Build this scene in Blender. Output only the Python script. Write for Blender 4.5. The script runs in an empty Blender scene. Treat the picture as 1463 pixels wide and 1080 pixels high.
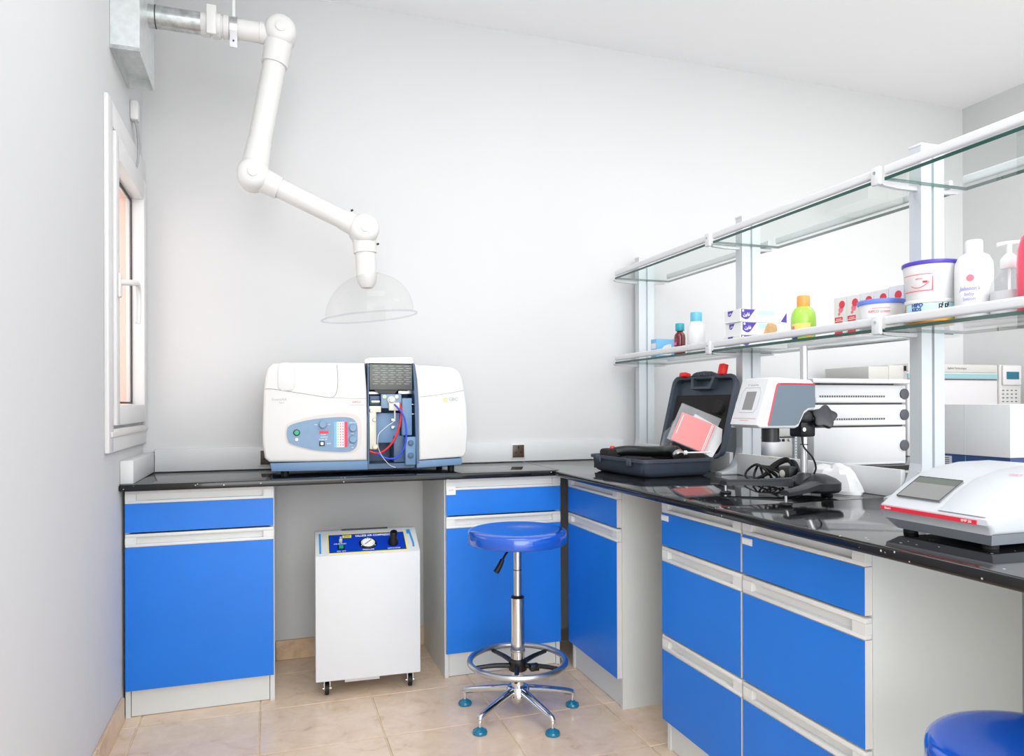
import bpy, bmesh, math, random
from mathutils import Matrix, Vector, noise
random.seed(7)
R = math.radians
scene = bpy.context.scene
COL = scene.collection

# ------------------------------------------------------------------ camera
cam_d = bpy.data.cameras.new('camera'); cam = bpy.data.objects.new('camera', cam_d); COL.objects.link(cam)
cam.location = (.724, -3.246, 1.094)
cam.rotation_mode = 'QUATERNION'
_yaw, _roll = R(18.564), R(-.196)
_fw = Vector((math.sin(_yaw), math.cos(_yaw), 0)); _rt = Vector((math.cos(_yaw), -math.sin(_yaw), 0)); _up = Vector((0, 0, 1))
_r2 = _rt*math.cos(_roll) + _up*math.sin(_roll); _u2 = -_rt*math.sin(_roll) + _up*math.cos(_roll)
cam.rotation_quaternion = Matrix((_r2, _u2, -_fw)).transposed().to_quaternion()
cam_d.sensor_fit = 'HORIZONTAL'; cam_d.sensor_width = 36; cam_d.lens = 1025.2/1463*36
cam_d.shift_y = 38.22/1463; cam_d.clip_start = .05
scene.camera = cam

# ------------------------------------------------------------------ light and exposure
world = bpy.data.worlds.new('world'); scene.world = world; world.use_nodes = True
world.node_tree.nodes['Background'].inputs[0].default_value = (.94, .97, 1, 1)
world.node_tree.nodes['Background'].inputs[1].default_value = 1.6
def area(name, loc, size, sizey, power, rot=(0, 0, 0), col=(1, 1, 1)):
    l = bpy.data.lights.new(name, 'AREA'); l.shape = 'RECTANGLE'; l.size = size; l.size_y = sizey; l.energy = power; l.color = col
    o = bpy.data.objects.new(name, l); COL.objects.link(o); o.location = loc; o.rotation_euler = rot
    return o
for lx, ly, lp in ((3.7, -1.5, 6), (1.25, -1.5, 6)):
    area('ceiling_fill', (lx, ly, 2.84), 1.2, .6, lp)  # unseen lamps added to brighten the far right, left wall and floor
_s = bpy.data.lights.new('front_fill_sun', 'SUN'); _s.energy = .62; _s.angle = R(38); _s.color = (1, 1, 1)      # added fill through the open front, lifts the knee space and cabinet fronts
_so = bpy.data.objects.new('front_fill_sun', _s); COL.objects.link(_so); _so.location = (1.5, -6, 3); _so.rotation_mode = 'QUATERNION'
_so.rotation_quaternion = Vector((.2, 1, -.2)).to_track_quat('-Z', 'Y')
vs = scene.view_settings
vs.view_transform = 'Standard'; vs.look = 'None'; vs.gamma = 1; vs.use_curve_mapping = False; vs.exposure = .78

# ------------------------------------------------------------------ materials
def lin(h):
    h = h.lstrip('#'); c = [int(h[i:i+2], 16)/255 for i in (0, 2, 4)]
    return tuple(x/12.92 if x <= .04045 else ((x+.055)/1.055)**2.4 for x in c) + (1,)
MATS = {}
def mat(name, col, rough=.5, metal=0, spec=.5, coat=0, noise_amt=0, noise_scale=30, bump=0, bump_scale=200, emit=0, trans=0):
    m = bpy.data.materials.new(name); m.use_nodes = True; nt = m.node_tree; b = nt.nodes['Principled BSDF']
    c = lin(col) if isinstance(col, str) else col
    b.inputs['Base Color'].default_value = c; b.inputs['Roughness'].default_value = rough; b.inputs['Metallic'].default_value = metal
    b.inputs['Specular IOR Level'].default_value = spec; b.inputs['Coat Weight'].default_value = coat; b.inputs['Coat Roughness'].default_value = .05
    b.inputs['Transmission Weight'].default_value = trans
    tc = None
    if noise_amt or bump:
        tc = nt.nodes.new('ShaderNodeTexCoord')
    if noise_amt:
        n = nt.nodes.new('ShaderNodeTexNoise'); n.inputs['Scale'].default_value = noise_scale; n.inputs['Detail'].default_value = 4
        nt.links.new(tc.outputs['Object'], n.inputs['Vector'])
        r = nt.nodes.new('ShaderNodeValToRGB'); r.color_ramp.elements[0].position = .3; r.color_ramp.elements[1].position = .7
        r.color_ramp.elements[0].color = tuple(x*(1-noise_amt) for x in c[:3]) + (1,); r.color_ramp.elements[1].color = tuple(min(1, x*(1+noise_amt*.5)) for x in c[:3]) + (1,)
        nt.links.new(n.outputs['Fac'], r.inputs[0]); nt.links.new(r.outputs[0], b.inputs['Base Color'])
    if bump:
        n = nt.nodes.new('ShaderNodeTexNoise'); n.inputs['Scale'].default_value = bump_scale; nt.links.new(tc.outputs['Object'], n.inputs['Vector'])
        bp = nt.nodes.new('ShaderNodeBump'); bp.inputs['Strength'].default_value = bump; bp.inputs['Distance'].default_value = .002
        nt.links.new(n.outputs['Fac'], bp.inputs['Height']); nt.links.new(bp.outputs[0], b.inputs['Normal'])
    MATS[name] = m
    return m
def thin_glass(name, tint, ior=1.45, rough=.02):
    m = bpy.data.materials.new(name); m.use_nodes = True; nt = m.node_tree; nt.nodes.clear()
    o = nt.nodes.new('ShaderNodeOutputMaterial'); mx = nt.nodes.new('ShaderNodeMixShader'); t = nt.nodes.new('ShaderNodeBsdfTransparent')
    g = nt.nodes.new('ShaderNodeBsdfGlossy'); f = nt.nodes.new('ShaderNodeFresnel')
    t.inputs[0].default_value = tint + (1,); g.inputs['Roughness'].default_value = rough; f.inputs['IOR'].default_value = ior
    ge = nt.nodes.new('ShaderNodeNewGeometry'); iv = nt.nodes.new('ShaderNodeMath'); iv.operation = 'SUBTRACT'; iv.inputs[0].default_value = 1; nt.links.new(ge.outputs['Backfacing'], iv.inputs[1])
    ml = nt.nodes.new('ShaderNodeMath'); ml.operation = 'MULTIPLY'; nt.links.new(f.outputs[0], ml.inputs[0]); nt.links.new(iv.outputs[0], ml.inputs[1])
    nt.links.new(ml.outputs[0], mx.inputs[0]); nt.links.new(t.outputs[0], mx.inputs[1]); nt.links.new(g.outputs[0], mx.inputs[2]); nt.links.new(mx.outputs[0], o.inputs[0])
    MATS[name] = m
    return m
M = MATS
def film(name, fac):
    m = bpy.data.materials.new(name); m.use_nodes = True; nt = m.node_tree; b = nt.nodes['Principled BSDF']; b.inputs['Base Color'].default_value = (.85, .87, .9, 1); b.inputs['Roughness'].default_value = .18
    t = nt.nodes.new('ShaderNodeBsdfTransparent'); mx = nt.nodes.new('ShaderNodeMixShader'); mx.inputs[0].default_value = fac
    nt.links.new(t.outputs[0], mx.inputs[1]); nt.links.new(b.outputs[0], mx.inputs[2]); nt.links.new(mx.outputs[0], nt.nodes['Material Output'].inputs[0]); MATS[name] = m
film('sleeve_film', .09)
mat('wall_paint', '#d0d0d0', .75, spec=.2, noise_amt=.012, noise_scale=1.2, bump=.05, bump_scale=60)
mat('ceiling_paint', '#f3f4f6', .8, spec=.2, noise_amt=.01, noise_scale=1.5)
mat('reveal_stucco', '#e8c3ae', .8, noise_amt=.06, noise_scale=20)
mat('white_upvc', '#dcdbda', .35)
mat('grout', '#dcc7a6', .8, noise_amt=.1)
mat('cabinet_grey', '#d6d9d6', .45, noise_amt=.01, noise_scale=6)
mat('cabinet_blue', '#1274d8', .38, spec=.45, noise_amt=.05, noise_scale=5)
mat('handle_plastic', '#d9dad7', .4)
mat('edge_band', '#d9d6d2', .5)
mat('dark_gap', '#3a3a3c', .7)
mat('splash_grey', '#d2d4d4', .45)
mat('alu_white', '#ccd1d5', .35, metal=.15, spec=.5)
mat('rail_white', '#d7d8d9', .35)
thin_glass('shelf_glass', (.93, .965, .95))
mat('glass_edge', '#1f4a41', .12, spec=.7)
thin_glass('window_glass', (.95, .93, .92))
thin_glass('acrylic', (.975, .975, .97), 1.3)
thin_glass('clear_plastic', (.93, .94, .95), 1.35, .08)
mat('abs_cream', '#d7d6d3', .38, spec=.4)
mat('steel_blue', '#6485a8', .42)
mat('steel_blue_dark', '#45607f', .45)
mat('panel_blue', '#7b98b4', .5, noise_amt=.04, noise_scale=40)
mat('recess_taupe', '#d2c8c0', .5)
mat('mesh_grey', '#5f625f', .45, metal=.5)
mat('mesh_slot', '#a2a49e', .5, metal=.4)
mat('cream_metal', '#cfcdbd', .4, metal=.1)
mat('chrome', '#dfe1e3', .09, metal=1)
mat('satin_steel', '#c9cacb', .28, metal=1)
mat('galvanised', '#c3c7c6', .3, metal=.85, noise_amt=.28, noise_scale=45)
mat('galvanised_sheet', '#d9dedd', .35, metal=.45, noise_amt=.1, noise_scale=40)
mat('black_plastic', '#0d0e0f', .35)
mat('black_rubber', '#0d0d0e', .6)
mat('black_foam', '#221f1e', .95, noise_amt=.3, noise_scale=300, bump=.4, bump_scale=400)
mat('case_plastic', '#38424f', .5, noise_amt=.05, noise_scale=30, bump=.1, bump_scale=300)
mat('stand_black', '#22252b', .38)
mat('red', '#e8201a', .35)
mat('tube_red', '#cf1524', .3)
mat('tube_blue', '#1840d8', .3)
mat('red_stripe', '#e3273c', .4)
mat('pink_line', '#e58a94', .5)
mat('slate_panel', '#64717c', .55)
mat('screen_grey', '#838281', .4)
mat('screen_dark', '#5f655d', .45)
mat('device_white', '#d0d2d5', .35)
mat('meter_white', '#c3c6ca', .35)
mat('device_grey', '#d6d8da', .4)
mat('device_base', '#a4abb3', .4)
mat('compressor_white', '#d8dadc', .4, noise_amt=.01, noise_scale=5)
mat('label_blue', '#0a3cb4', .35)
mat('label_yellow', '#f3e11a', .5)
mat('tape_blue', '#2a93cf', .3)
mat('green_lamp', '#17a06a', .3)
mat('stool_blue', '#0f52bb', .12, spec=.6, coat=.6)
mat('glide_teal', '#0b6f92', .15, coat=.5)
mat('print_white', '#ffffff', .5)
mat('print_dark', '#4a4d55', .5)
mat('print_grey', '#a7abb0', .5)
mat('seam_dark', '#8d8a86', .7)
mat('paper_white', '#e8e8e8', .6)
mat('purple', '#4b33a0', .4)
mat('lid_purple', '#5644b8', .3)
mat('lid_blue', '#6f8be6', .35)
mat('light_blue', '#6fb4e0', .4)
mat('cap_teal', '#2ea3b4', .35)
mat('cap_blue', '#6cc0dc', .35)
mat('bottle_red', '#6d101c', .15, coat=.4)
mat('pink', '#f06ba8', .4)
mat('milky', '#e6e6e6', .35)
mat('bottle_green', '#a8d850', .25, coat=.3)
mat('print_lemon', '#f2e07c', .4)
mat('cap_orange', '#ffa24f', .35)
mat('print_red', '#ea3a4e', .5)
mat('print_pink', '#f17c8d', .5)
mat('print_green', '#8fd07a', .5)
mat('print_sky', '#bfe4f0', .5)
mat('print_orange', '#f5a53c', .5)
mat('print_navy', '#2f4a8f', .5)
mat('print_lilac', '#a9a3dd', .5)
mat('bread', '#d2a672', .6, noise_amt=.12, noise_scale=60)
mat('bottle_crimson', '#ef4a68', .25, coat=.3)
mat('gc_beige', '#c2c1bd', .5)
mat('gc_pale', '#cbc9ca', .5)
mat('teal_stripe', '#87b3b8', .4)
mat('teal_screen', '#1f6179', .15)
mat('navy', '#2b4a84', .4)
mat('socket_brown', '#4a3a2e', .35)
mat('dial_white', '#f1f1f1', .4)
mat('booklet_red', '#f06a66', .45)
mat('bag_white', '#e4e4e4', .45, bump=.3, bump_scale=40)
mat('wire_white', '#e2e3e6', .4)
mat('cable_grey', '#a7a8ab', .5)
def stone(name, cols, scale, rough, speck=None):
    m = bpy.data.materials.new(name); m.use_nodes = True; nt = m.node_tree; b = nt.nodes['Principled BSDF']
    geo = nt.nodes.new('ShaderNodeNewGeometry')
    n = nt.nodes.new('ShaderNodeTexNoise'); n.inputs['Scale'].default_value = scale; n.inputs['Detail'].default_value = 8; n.inputs['Roughness'].default_value = .62; n.inputs['Distortion'].default_value = .8
    nt.links.new(geo.outputs['Position'], n.inputs['Vector'])
    r = nt.nodes.new('ShaderNodeValToRGB'); els = r.color_ramp.elements
    while len(els) < len(cols): els.new(.5)
    for e, (p, c) in zip(els, cols): e.position = p; e.color = lin(c)
    nt.links.new(n.outputs['Fac'], r.inputs[0]); out = r.outputs[0]
    if speck:
        v = nt.nodes.new('ShaderNodeTexVoronoi'); v.inputs['Scale'].default_value = speck[0]; nt.links.new(geo.outputs['Position'], v.inputs['Vector'])
        r2 = nt.nodes.new('ShaderNodeValToRGB'); r2.color_ramp.elements[0].position = speck[1]; r2.color_ramp.elements[0].color = (1, 1, 1, 1); r2.color_ramp.elements[1].position = speck[1]+.02; r2.color_ramp.elements[1].color = (0, 0, 0, 1)
        nt.links.new(v.outputs['Distance'], r2.inputs[0])
        n2 = nt.nodes.new('ShaderNodeTexNoise'); n2.inputs['Scale'].default_value = 23; nt.links.new(geo.outputs['Position'], n2.inputs['Vector'])
        mt = nt.nodes.new('ShaderNodeMath'); mt.operation = 'GREATER_THAN'; mt.inputs[1].default_value = .55; nt.links.new(n2.outputs['Fac'], mt.inputs[0])
        ml = nt.nodes.new('ShaderNodeMath'); ml.operation = 'MULTIPLY'; nt.links.new(r2.outputs[0], ml.inputs[0]); nt.links.new(mt.outputs[0], ml.inputs[1])
        mx = nt.nodes.new('ShaderNodeMixRGB'); mx.inputs[2].default_value = lin(speck[2]); nt.links.new(ml.outputs[0], mx.inputs[0]); nt.links.new(out, mx.inputs[1]); out = mx.outputs[0]
    nt.links.new(out, b.inputs['Base Color']); b.inputs['Roughness'].default_value = rough
    MATS[name] = m
stone('granite', [(.3, '#0b0b0c'), (.6, '#161617'), (.8, '#26262a')], 40, .07, (55, .12, '#b9b7b2'))
stone('floor_tile', [(.22, '#c3a287'), (.4, '#dcc2a8'), (.6, '#e3ccb4'), (.8, '#ead8c4')], 13, .22)
stone('skirting', [(.25, '#b3906f'), (.5, '#d8b998'), (.8, '#e6d2ba')], 9, .3)

# ------------------------------------------------------------------ mesh builder
def catmull(p, k=6, closed=False):
    p = [Vector(q) for q in p]; n = len(p); out = []
    for i in range(n if closed else n-1):
        a, b, c, d = (p[(i-1) % n] if closed or i else p[0]), p[i], p[(i+1) % n], (p[(i+2) % n] if closed or i+2 < n else p[-1])
        for j in range(k):
            t = j/k
            out.append(.5*((2*b)+(c-a)*t+(2*a-5*b+4*c-d)*t*t+(3*b-a-3*c+d)*t**3))
    if not closed: out.append(p[-1])
    return out
def rrect(w, h, r, n=4, cx=0, cy=0):
    o = []
    for (sx, sy, a0) in ((1, 1, 0), (-1, 1, 90), (-1, -1, 180), (1, -1, 270)):
        for i in range(n+1):
            a = R(a0+90*i/n); o.append((cx+sx*(w/2-r)+r*math.cos(a), cy+sy*(h/2-r)+r*math.sin(a)))
    return o
def circ(r, n=24, cx=0, cy=0): return [(cx+r*math.cos(2*math.pi*i/n), cy+r*math.sin(2*math.pi*i/n)) for i in range(n)]
class MB:
    def __init__(s, mtx=None): s.v = []; s.f = []; s.m = []; s.M = mtx or Matrix.Identity(4)
    def add(s, vs_, fs, mi=0):
        b = len(s.v); s.v += [s.M @ Vector(v) for v in vs_]
        for f in fs: s.f.append([b+i for i in f]); s.m.append(mi)
        return s
    def _bm(s, vs_, fs, bev, seg, mi, sel=None):
        bm = bmesh.new(); bv = [bm.verts.new(v) for v in vs_]
        for f in fs: bm.faces.new([bv[i] for i in f])
        bmesh.ops.recalc_face_normals(bm, faces=bm.faces)
        es = [e for e in bm.edges if sel is None or sel(e)]
        bmesh.ops.bevel(bm, geom=es, offset=bev, segments=seg, profile=.5, affect='EDGES', clamp_overlap=True)
        bm.verts.index_update()
        s.add([v.co.copy() for v in bm.verts], [[v.index for v in f.verts] for f in bm.faces], mi); bm.free()
    def box(s, x0, x1, y0, y1, z0, z1, b=0, mi=0, seg=2, front=None):
        vs_ = [(x, y, z) for x in (x0, x1) for y in (y0, y1) for z in (z0, z1)]
        fs = [(0, 1, 3, 2), (4, 6, 7, 5), (0, 4, 5, 1), (2, 3, 7, 6), (0, 2, 6, 4), (1, 5, 7, 3)]
        if b: s._bm(vs_, fs, b, seg, mi)
        else:
            for k, f in enumerate(fs): pass
            s.add(vs_, fs, mi)
            if front is not None:      # front = (face number, material slot)
                s.m[len(s.m)-6+front[0]] = front[1]
        return s
    def prism(s, poly, ax, a0, a1, b=0, mi=0, seg=2, caps=True):
        n = len(poly)
        def P(p, a): return {'x': (a, p[0], p[1]), 'y': (p[0], a, p[1]), 'z': (p[0], p[1], a)}[ax]
        vs_ = [P(p, a0) for p in poly] + [P(p, a1) for p in poly]
        fs = [(i, (i+1) % n, n+(i+1) % n, n+i) for i in range(n)]
        if caps: fs += [tuple(range(n))[::-1], tuple(range(n, 2*n))]
        if b:
            i = 'xyz'.index(ax)
            s._bm(vs_, fs, b, seg, mi, lambda e: abs(e.verts[0].co[i]-e.verts[1].co[i]) < 1e-6)
        else: s.add(vs_, fs, mi)
        return s
    def loft(s, loops, c0=True, c1=True, mi=0):
        n = len(loops[0]); vs_ = [p for l in loops for p in l]; fs = []
        for k in range(len(loops)-1):
            for i in range(n): fs.append((k*n+i, k*n+(i+1) % n, (k+1)*n+(i+1) % n, (k+1)*n+i))
        if c0: fs.append(tuple(range(n))[::-1])
        if c1: fs.append(tuple(range((len(loops)-1)*n, len(loops)*n)))
        s.add(vs_, fs, mi); return s
    def cyl(s, p0, p1, r0, r1=None, n=20, mi=0, cap=True):
        p0, p1 = Vector(p0), Vector(p1); r1 = r0 if r1 is None else r1; q = (p1-p0).to_track_quat('Z', 'Y')
        L = [[p+q @ Vector((r*math.cos(2*math.pi*i/n), r*math.sin(2*math.pi*i/n), 0)) for i in range(n)] for p, r in ((p0, r0), (p1, r1))]
        return s.loft(L, cap, cap, mi)
    def lathe(s, prof, c=(0, 0, 0), d=(0, 0, 1), n=28, mi=0, sx=1, sy=1):
        q = Vector(d).to_track_quat('Z', 'Y') if tuple(d) != (0, 0, 1) else Matrix.Identity(3).to_quaternion(); c = Vector(c)
        L = [[c+q @ Vector((sx*max(r, 1e-4)*math.cos(2*math.pi*i/n), sy*max(r, 1e-4)*math.sin(2*math.pi*i/n), z)) for i in range(n)] for r, z in prof]
        return s.loft(L, True, True, mi)
    def tube(s, path, r, n=8, k=6, mi=0, closed=False):
        p = catmull(path, k, closed) if k else [Vector(q) for q in path]; m = len(p); L = []; up = None
        for i in range(m):
            t = (p[(i+1) % m]-p[i-1]) if closed else (p[min(i+1, m-1)]-p[max(i-1, 0)])
            t.normalize()
            if up is None: up = Vector((0, 0, 1)) if abs(t.z) < .9 else Vector((1, 0, 0))
            a = t.cross(up); a.normalize(); up = a.cross(t); rr = r(i/(m-1)) if callable(r) else r
            L.append([p[i]+(a*math.cos(2*math.pi*j/n)+up*math.sin(2*math.pi*j/n))*rr for j in range(n)])
        if closed: L.append(L[0]); return s.loft(L, False, False, mi)
        return s.loft(L, True, True, mi)
    def build(s, name, mats, parent=None, ang=38):
        if not isinstance(mats, (list, tuple)): mats = [mats]
        o3 = Vector(base_of(parent)); me = bpy.data.meshes.new(name)
        me.from_pydata([v-o3 for v in s.v], [], s.f)
        bm = bmesh.new(); bm.from_mesh(me); bmesh.ops.recalc_face_normals(bm, faces=bm.faces); bm.to_mesh(me); bm.free()
        for m in mats: me.materials.append(M[m])
        me.polygons.foreach_set('material_index', s.m); me.polygons.foreach_set('use_smooth', [True]*len(s.f))
        me.set_sharp_from_angle(angle=R(ang)); me.update()
        o = bpy.data.objects.new(name, me); COL.objects.link(o)
        if parent: o.parent = parent
        return o
BASE = {}
def base_of(o):
    while o is not None:
        if o in BASE: return BASE[o]
        o = o.parent
    return (0, 0, 0)
def thing(name, label, cat, loc, rz=0, group=None, local=False):
    o = bpy.data.objects.new(name, None); COL.objects.link(o); o.location = loc; o.rotation_euler = (0, 0, rz); o.empty_display_size = .05
    o['label'] = label; o['category'] = cat
    if group: o['group'] = group
    BASE[o] = (0, 0, 0) if local else loc
    return o
def single(mb, name, mats, loc, label, cat, group=None, ang=38):
    o = mb.build(name, mats, None, ang); o.data.transform(Matrix.Translation(-Vector(loc))); o.location = loc
    o['label'] = label; o['category'] = cat
    if group: o['group'] = group
    return o
def struct(name, mb, mats, parent=None):
    o = mb.build(name, mats, parent)
    if not parent: o['kind'] = 'structure'
    return o
def frame(kind, loc):
    # columns: text right, text up, normal
    c = {'-y': ((1, 0, 0), (0, 0, 1), (0, -1, 0)), '-x': ((0, -1, 0), (0, 0, 1), (-1, 0, 0)), 'z': ((1, 0, 0), (0, 1, 0), (0, 0, 1))}[kind] if isinstance(kind, str) else kind
    m = Matrix((c[0], c[1], c[2])).transposed().to_4x4(); m.translation = Vector(loc); return m
FONT_AR = None
def text(body, size, m, parent, mtx, align='CENTER', sx=1, shear=0, name='lettering', bend=None, bold=0):
    cu = bpy.data.curves.new(name, 'FONT'); cu.body = body; cu.size = size; cu.align_x = align; cu.align_y = 'CENTER'; cu.extrude = .00015; cu.shear = shear; cu.offset = bold; cu.resolution_u = 2
    t = bpy.data.objects.new(name, cu); COL.objects.link(t)
    me = bpy.data.meshes.new_from_object(t.evaluated_get(bpy.context.evaluated_depsgraph_get())); bpy.data.objects.remove(t); bpy.data.curves.remove(cu)
    me.transform(Matrix.Diagonal((sx, 1, 1, 1)))
    if bend:       # wrap round a vertical cylinder of that radius
        for v in me.vertices:
            a = v.co.x/bend; v.co = Vector((bend*math.sin(a), v.co.y, bend*(math.cos(a)-1)+v.co.z))
    me.transform(Matrix.Translation(-Vector(base_of(parent))) @ mtx)
    me.materials.clear(); me.materials.append(M[m])
    o = bpy.data.objects.new(name, me); COL.objects.link(o); o.parent = parent
    return o

# ================================================================== setting
XL, XR, YB, YF, ZC = .229, 4.695, 0.0, -3.55, 2.872
struct('wall_back', MB().box(XL-.25, XR+.2, YB, YB+.2, -.05, ZC+.1), 'wall_paint')
struct('wall_right', MB().box(XR, XR+.2, YF, YB, -.05, ZC+.1), 'wall_paint')
struct('ceiling', MB().box(XL-.25, XR+.2, -2.35, YB+.2, ZC, ZC+.1), 'ceiling_paint')
WY0, WY1, WZ0, WZ1 = -.63, -.045, 1.035, 1.985      # opening
w = MB()
w.box(XL-.25, XL, YF, WY0, -.05, ZC); w.box(XL-.25, XL, WY1, YB, -.05, ZC); w.box(XL-.25, XL, WY0, WY1, -.05, WZ0); w.box(XL-.25, XL, WY0, WY1, WZ1, ZC)
wl = struct('wall_left', w, 'wall_paint')
rv = MB()      # stucco lining outside the sash
for a in ((WY0, WY0+.006, WZ0, WZ1), (WY1-.006, WY1, WZ0, WZ1), (WY0, WY1, WZ0, WZ0+.006), (WY0, WY1, WZ1-.006, WZ1)): rv.box(XL-.24, XL-.045, a[0], a[1], a[2], a[3])
win = bpy.data.objects.new('window_1', None); COL.objects.link(win); win.location = (XL, (WY0+WY1)/2, WZ0); win['kind'] = 'structure'; win['label'] = 'white casement window with pinkish outside reveal in the left wall'; BASE[win] = tuple(win.location)
rv.build('outer_reveal', 'reveal_stucco', win)
def ring(mb, x0, x1, y0, y1, z0, z1, t, b=0):
    tt = t if isinstance(t, tuple) else (t, t, t, t)   # near, far, bottom, top
    mb.box(x0, x1, y0, y0+tt[0], z0, z1, b); mb.box(x0, x1, y1-tt[1], y1, z0, z1, b); mb.box(x0, x1, y0+tt[0], y1-tt[1], z0, z0+tt[2], b); mb.box(x0, x1, y0+tt[0], y1-tt[1], z1-tt[3], z1, b); return mb
ring(MB(), XL, XL+.014, -.712, -.004, .945, 2.078, (.07, .02, .075, .08), .003).build('casing', 'white_upvc', win)
sash = ring(MB(), XL-.045, XL+.022, -.632, -.03, 1.03, 1.99, (.052, .06, .07, .08), .006).build('sash', 'white_upvc', win)
ring(MB(), XL-.03, XL-.022, -.565, -.088, 1.103, 1.907, .007).build('gasket', 'dark_gap', sash)
MB().box(XL-.03, XL-.024, -.56, -.09, 1.106, 1.9).build('glass_pane', 'window_glass', sash)
MB().box(XL+.014, XL+.02, -.69, -.01, .995, 1.012, .002).build('sill_strip', 'edge_band', win)
hd = MB(); hd.box(XL+.022, XL+.032, -.62, -.595, 1.45, 1.53, .004); hd.cyl((XL+.032, -.607, 1.5), (XL+.067, -.607, 1.5), .01)
hd.tube([(XL+.062, -.61, 1.5), (XL+.07, -.585, 1.503), (XL+.07, -.55, 1.5), (XL+.069, -.53, 1.475), (XL+.068, -.525, 1.42), (XL+.066, -.527, 1.375)], .0095)
hd.build('window_handle', 'white_upvc', win)
# floor
fl = struct('floor', MB().box(XL-.25, XR+.2, YF, YB+.1, -.06, -.003), 'grout')
TX, TY, g = .395, .345, .0055
tm = MB().box(g/2, TX-g/2, g/2, TY-g/2, -.012, 0, .0012, seg=1).build('tile', 'floor_tile', fl)
first = True
x0 = .289-TX
for i in range(12):
    for j in range(14):
        X, Y = x0+i*TX, -.175+TY-(j+1)*TY
        if X+TX < XL or X > XR or Y < YF: continue
        o = tm if first else tm.copy()
        if not first: COL.objects.link(o)
        first = False; o.parent = fl; o.location = (X, Y, 0)
# skirting
def skirting(name, pieces, h=.085):
    root = bpy.data.objects.new(name, None); COL.objects.link(root); root['kind'] = 'structure'
    for b in pieces: MB().box(b[0], b[1], b[2], b[3], 0, h, .002, seg=1).build('skirting_tile', 'skirting', root)
skirting('baseboard_left', [(XL, XL+.011, max(-.457-(k+1)*.395, YF), -.46-k*.395) for k in range(10)])
skirting('baseboard_back', [(.74+k*.33, .737+(k+1)*.33, -.011, 0) for k in range(2)])
skirting('baseboard_right', [(XR-.011, XR, -.003-(k+1)*.395, -.7-k*.395 if k == 0 else -k*.395) for k in range(1, 11)])

# ================================================================== benches
ZT, ZW = .80, .824
def cabinet(name, label, W, D, fronts, loc, rz, toe=.096, extra=None, group=None):
    """local: x along the front, front face at y=0 looking to -y, body behind"""
    t = thing(name, label, 'cabinet', loc, rz, group, local=True)
    b = MB(); T = .02
    b.box(0, .016, T, D, 0, ZT-.002); b.box(W-.016, W, T, D, 0, ZT-.002); b.box(.016, W-.016, D-.012, D, 0, ZT-.002); b.box(.016, W-.016, T, D-.012, toe, toe+.016); b.box(.016, W-.016, T, D-.012, ZT-.02, ZT-.002)
    b.build('body', 'cabinet_grey', t)
    MB().box(.018, W-.018, T+.006, T+.018, .002, toe).build('toe_kick', 'cabinet_grey', t)
    for kind, z0, z1 in fronts:
        hs = .047
        fr = MB().box(.003, W-.003, 0, T-.001, z0+.002, z1-hs-.001, front=(2, 1))
        p = fr.build(kind, ['edge_band', 'cabinet_blue'], t)
        h = MB(); a0, a1, c0, c1 = .003, W-.003, z1-hs, z1-.002; e = .035
        h.box(a0, a1, 0, T-.001, c1-.011, c1, .0015); h.box(a0, a1, 0, T-.001, c0, c0+.010, .0015); h.box(a0, a0+e, 0, T-.001, c0+.01, c1-.011); h.box(a1-e, a1, 0, T-.001, c0+.01, c1-.011); h.box(a0+e, a1-e, T-.006, T-.001, c0+.01, c1-.011)
        h.build('handle', 'handle_plastic', p)
    if extra: extra(t, W)
    return t
back_fronts = [('drawer', .650, ZT), ('door', .098, .648)]
cabinet('base_cabinet', 'grey base cabinet with blue drawer and door in the corner under the window', .496, .44, back_fronts, (.238, -.453, 0), 0)
def sticker(t, W):
    s = MB().box(.004, .042, -.0012, -.0002, .735, .768).build('sticker', 'paper_white', t)
    text('ki Ps', .009, 'print_red', t, frame('-y', (.024, -.0014, .754)))
cabinet('base_cabinet', 'grey base cabinet with blue fronts and a paper sticker behind the chrome stool', .497, .44, back_fronts, (1.381, -.453, 0), 0, extra=sticker)
rz = -math.pi/2       # local x -> world -y, local -y -> world -x
cabinet('base_cabinet', 'narrow grey base cabinet with blue drawer and door under the open tool case', .449, .46, [('drawer', .650, ZT), ('door', .109, .648)], (1.896, -.484, 0), rz)
def holder(t, W):
    h = MB().box(.004, .045, -.004, -.0002, .728, .746, .001).build('label_holder', 'rail_white', t)
    MB().box(.008, .041, -.0045, -.004, .731, .743).build('label_card', 'paper_white', h)
dr = [('drawer', .649, ZT), ('drawer', .370, .647), ('drawer', .098, .368)]
cabinet('drawer_cabinet', 'three drawer blue cabinet between the knee space and the wider drawer cabinet', .408, .45, dr, (1.896, -1.24, 0), rz, extra=holder, group='three drawer cabinets')
cabinet('drawer_cabinet', 'three drawer blue cabinet with a large exposed white side panel', .415, .45, dr, (1.896, -1.65, 0), rz, extra=holder, group='three drawer cabinets')
def worktop(label, poly, name='worktop', cat='worktop'):
    m = MB().prism(poly, 'z', ZT, ZW, .006, seg=3)
    cx = sum(p[0] for p in poly)/len(poly); cy = sum(p[1] for p in poly)/len(poly)
    return single(m, name, 'granite', (cx, cy, ZT), label, cat)
worktop('speckled black granite worktop under the spectrometer', [(XL+.001, -.002), (1.852, -.002), (1.852, -.497), (XL+.001, -.497)])
worktop('speckled black granite worktop under the open tool case, in the room corner', [(1.853, -.002), (2.452, -.002), (2.452, -1.634), (1.822, -1.634), (1.822, -.53), (1.853, -.497)])
worktop('speckled black granite worktop under the low white meter with a red stripe', [(1.822, -1.635), (2.452, -1.635), (2.452, -2.85), (1.822, -2.85)])
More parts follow.
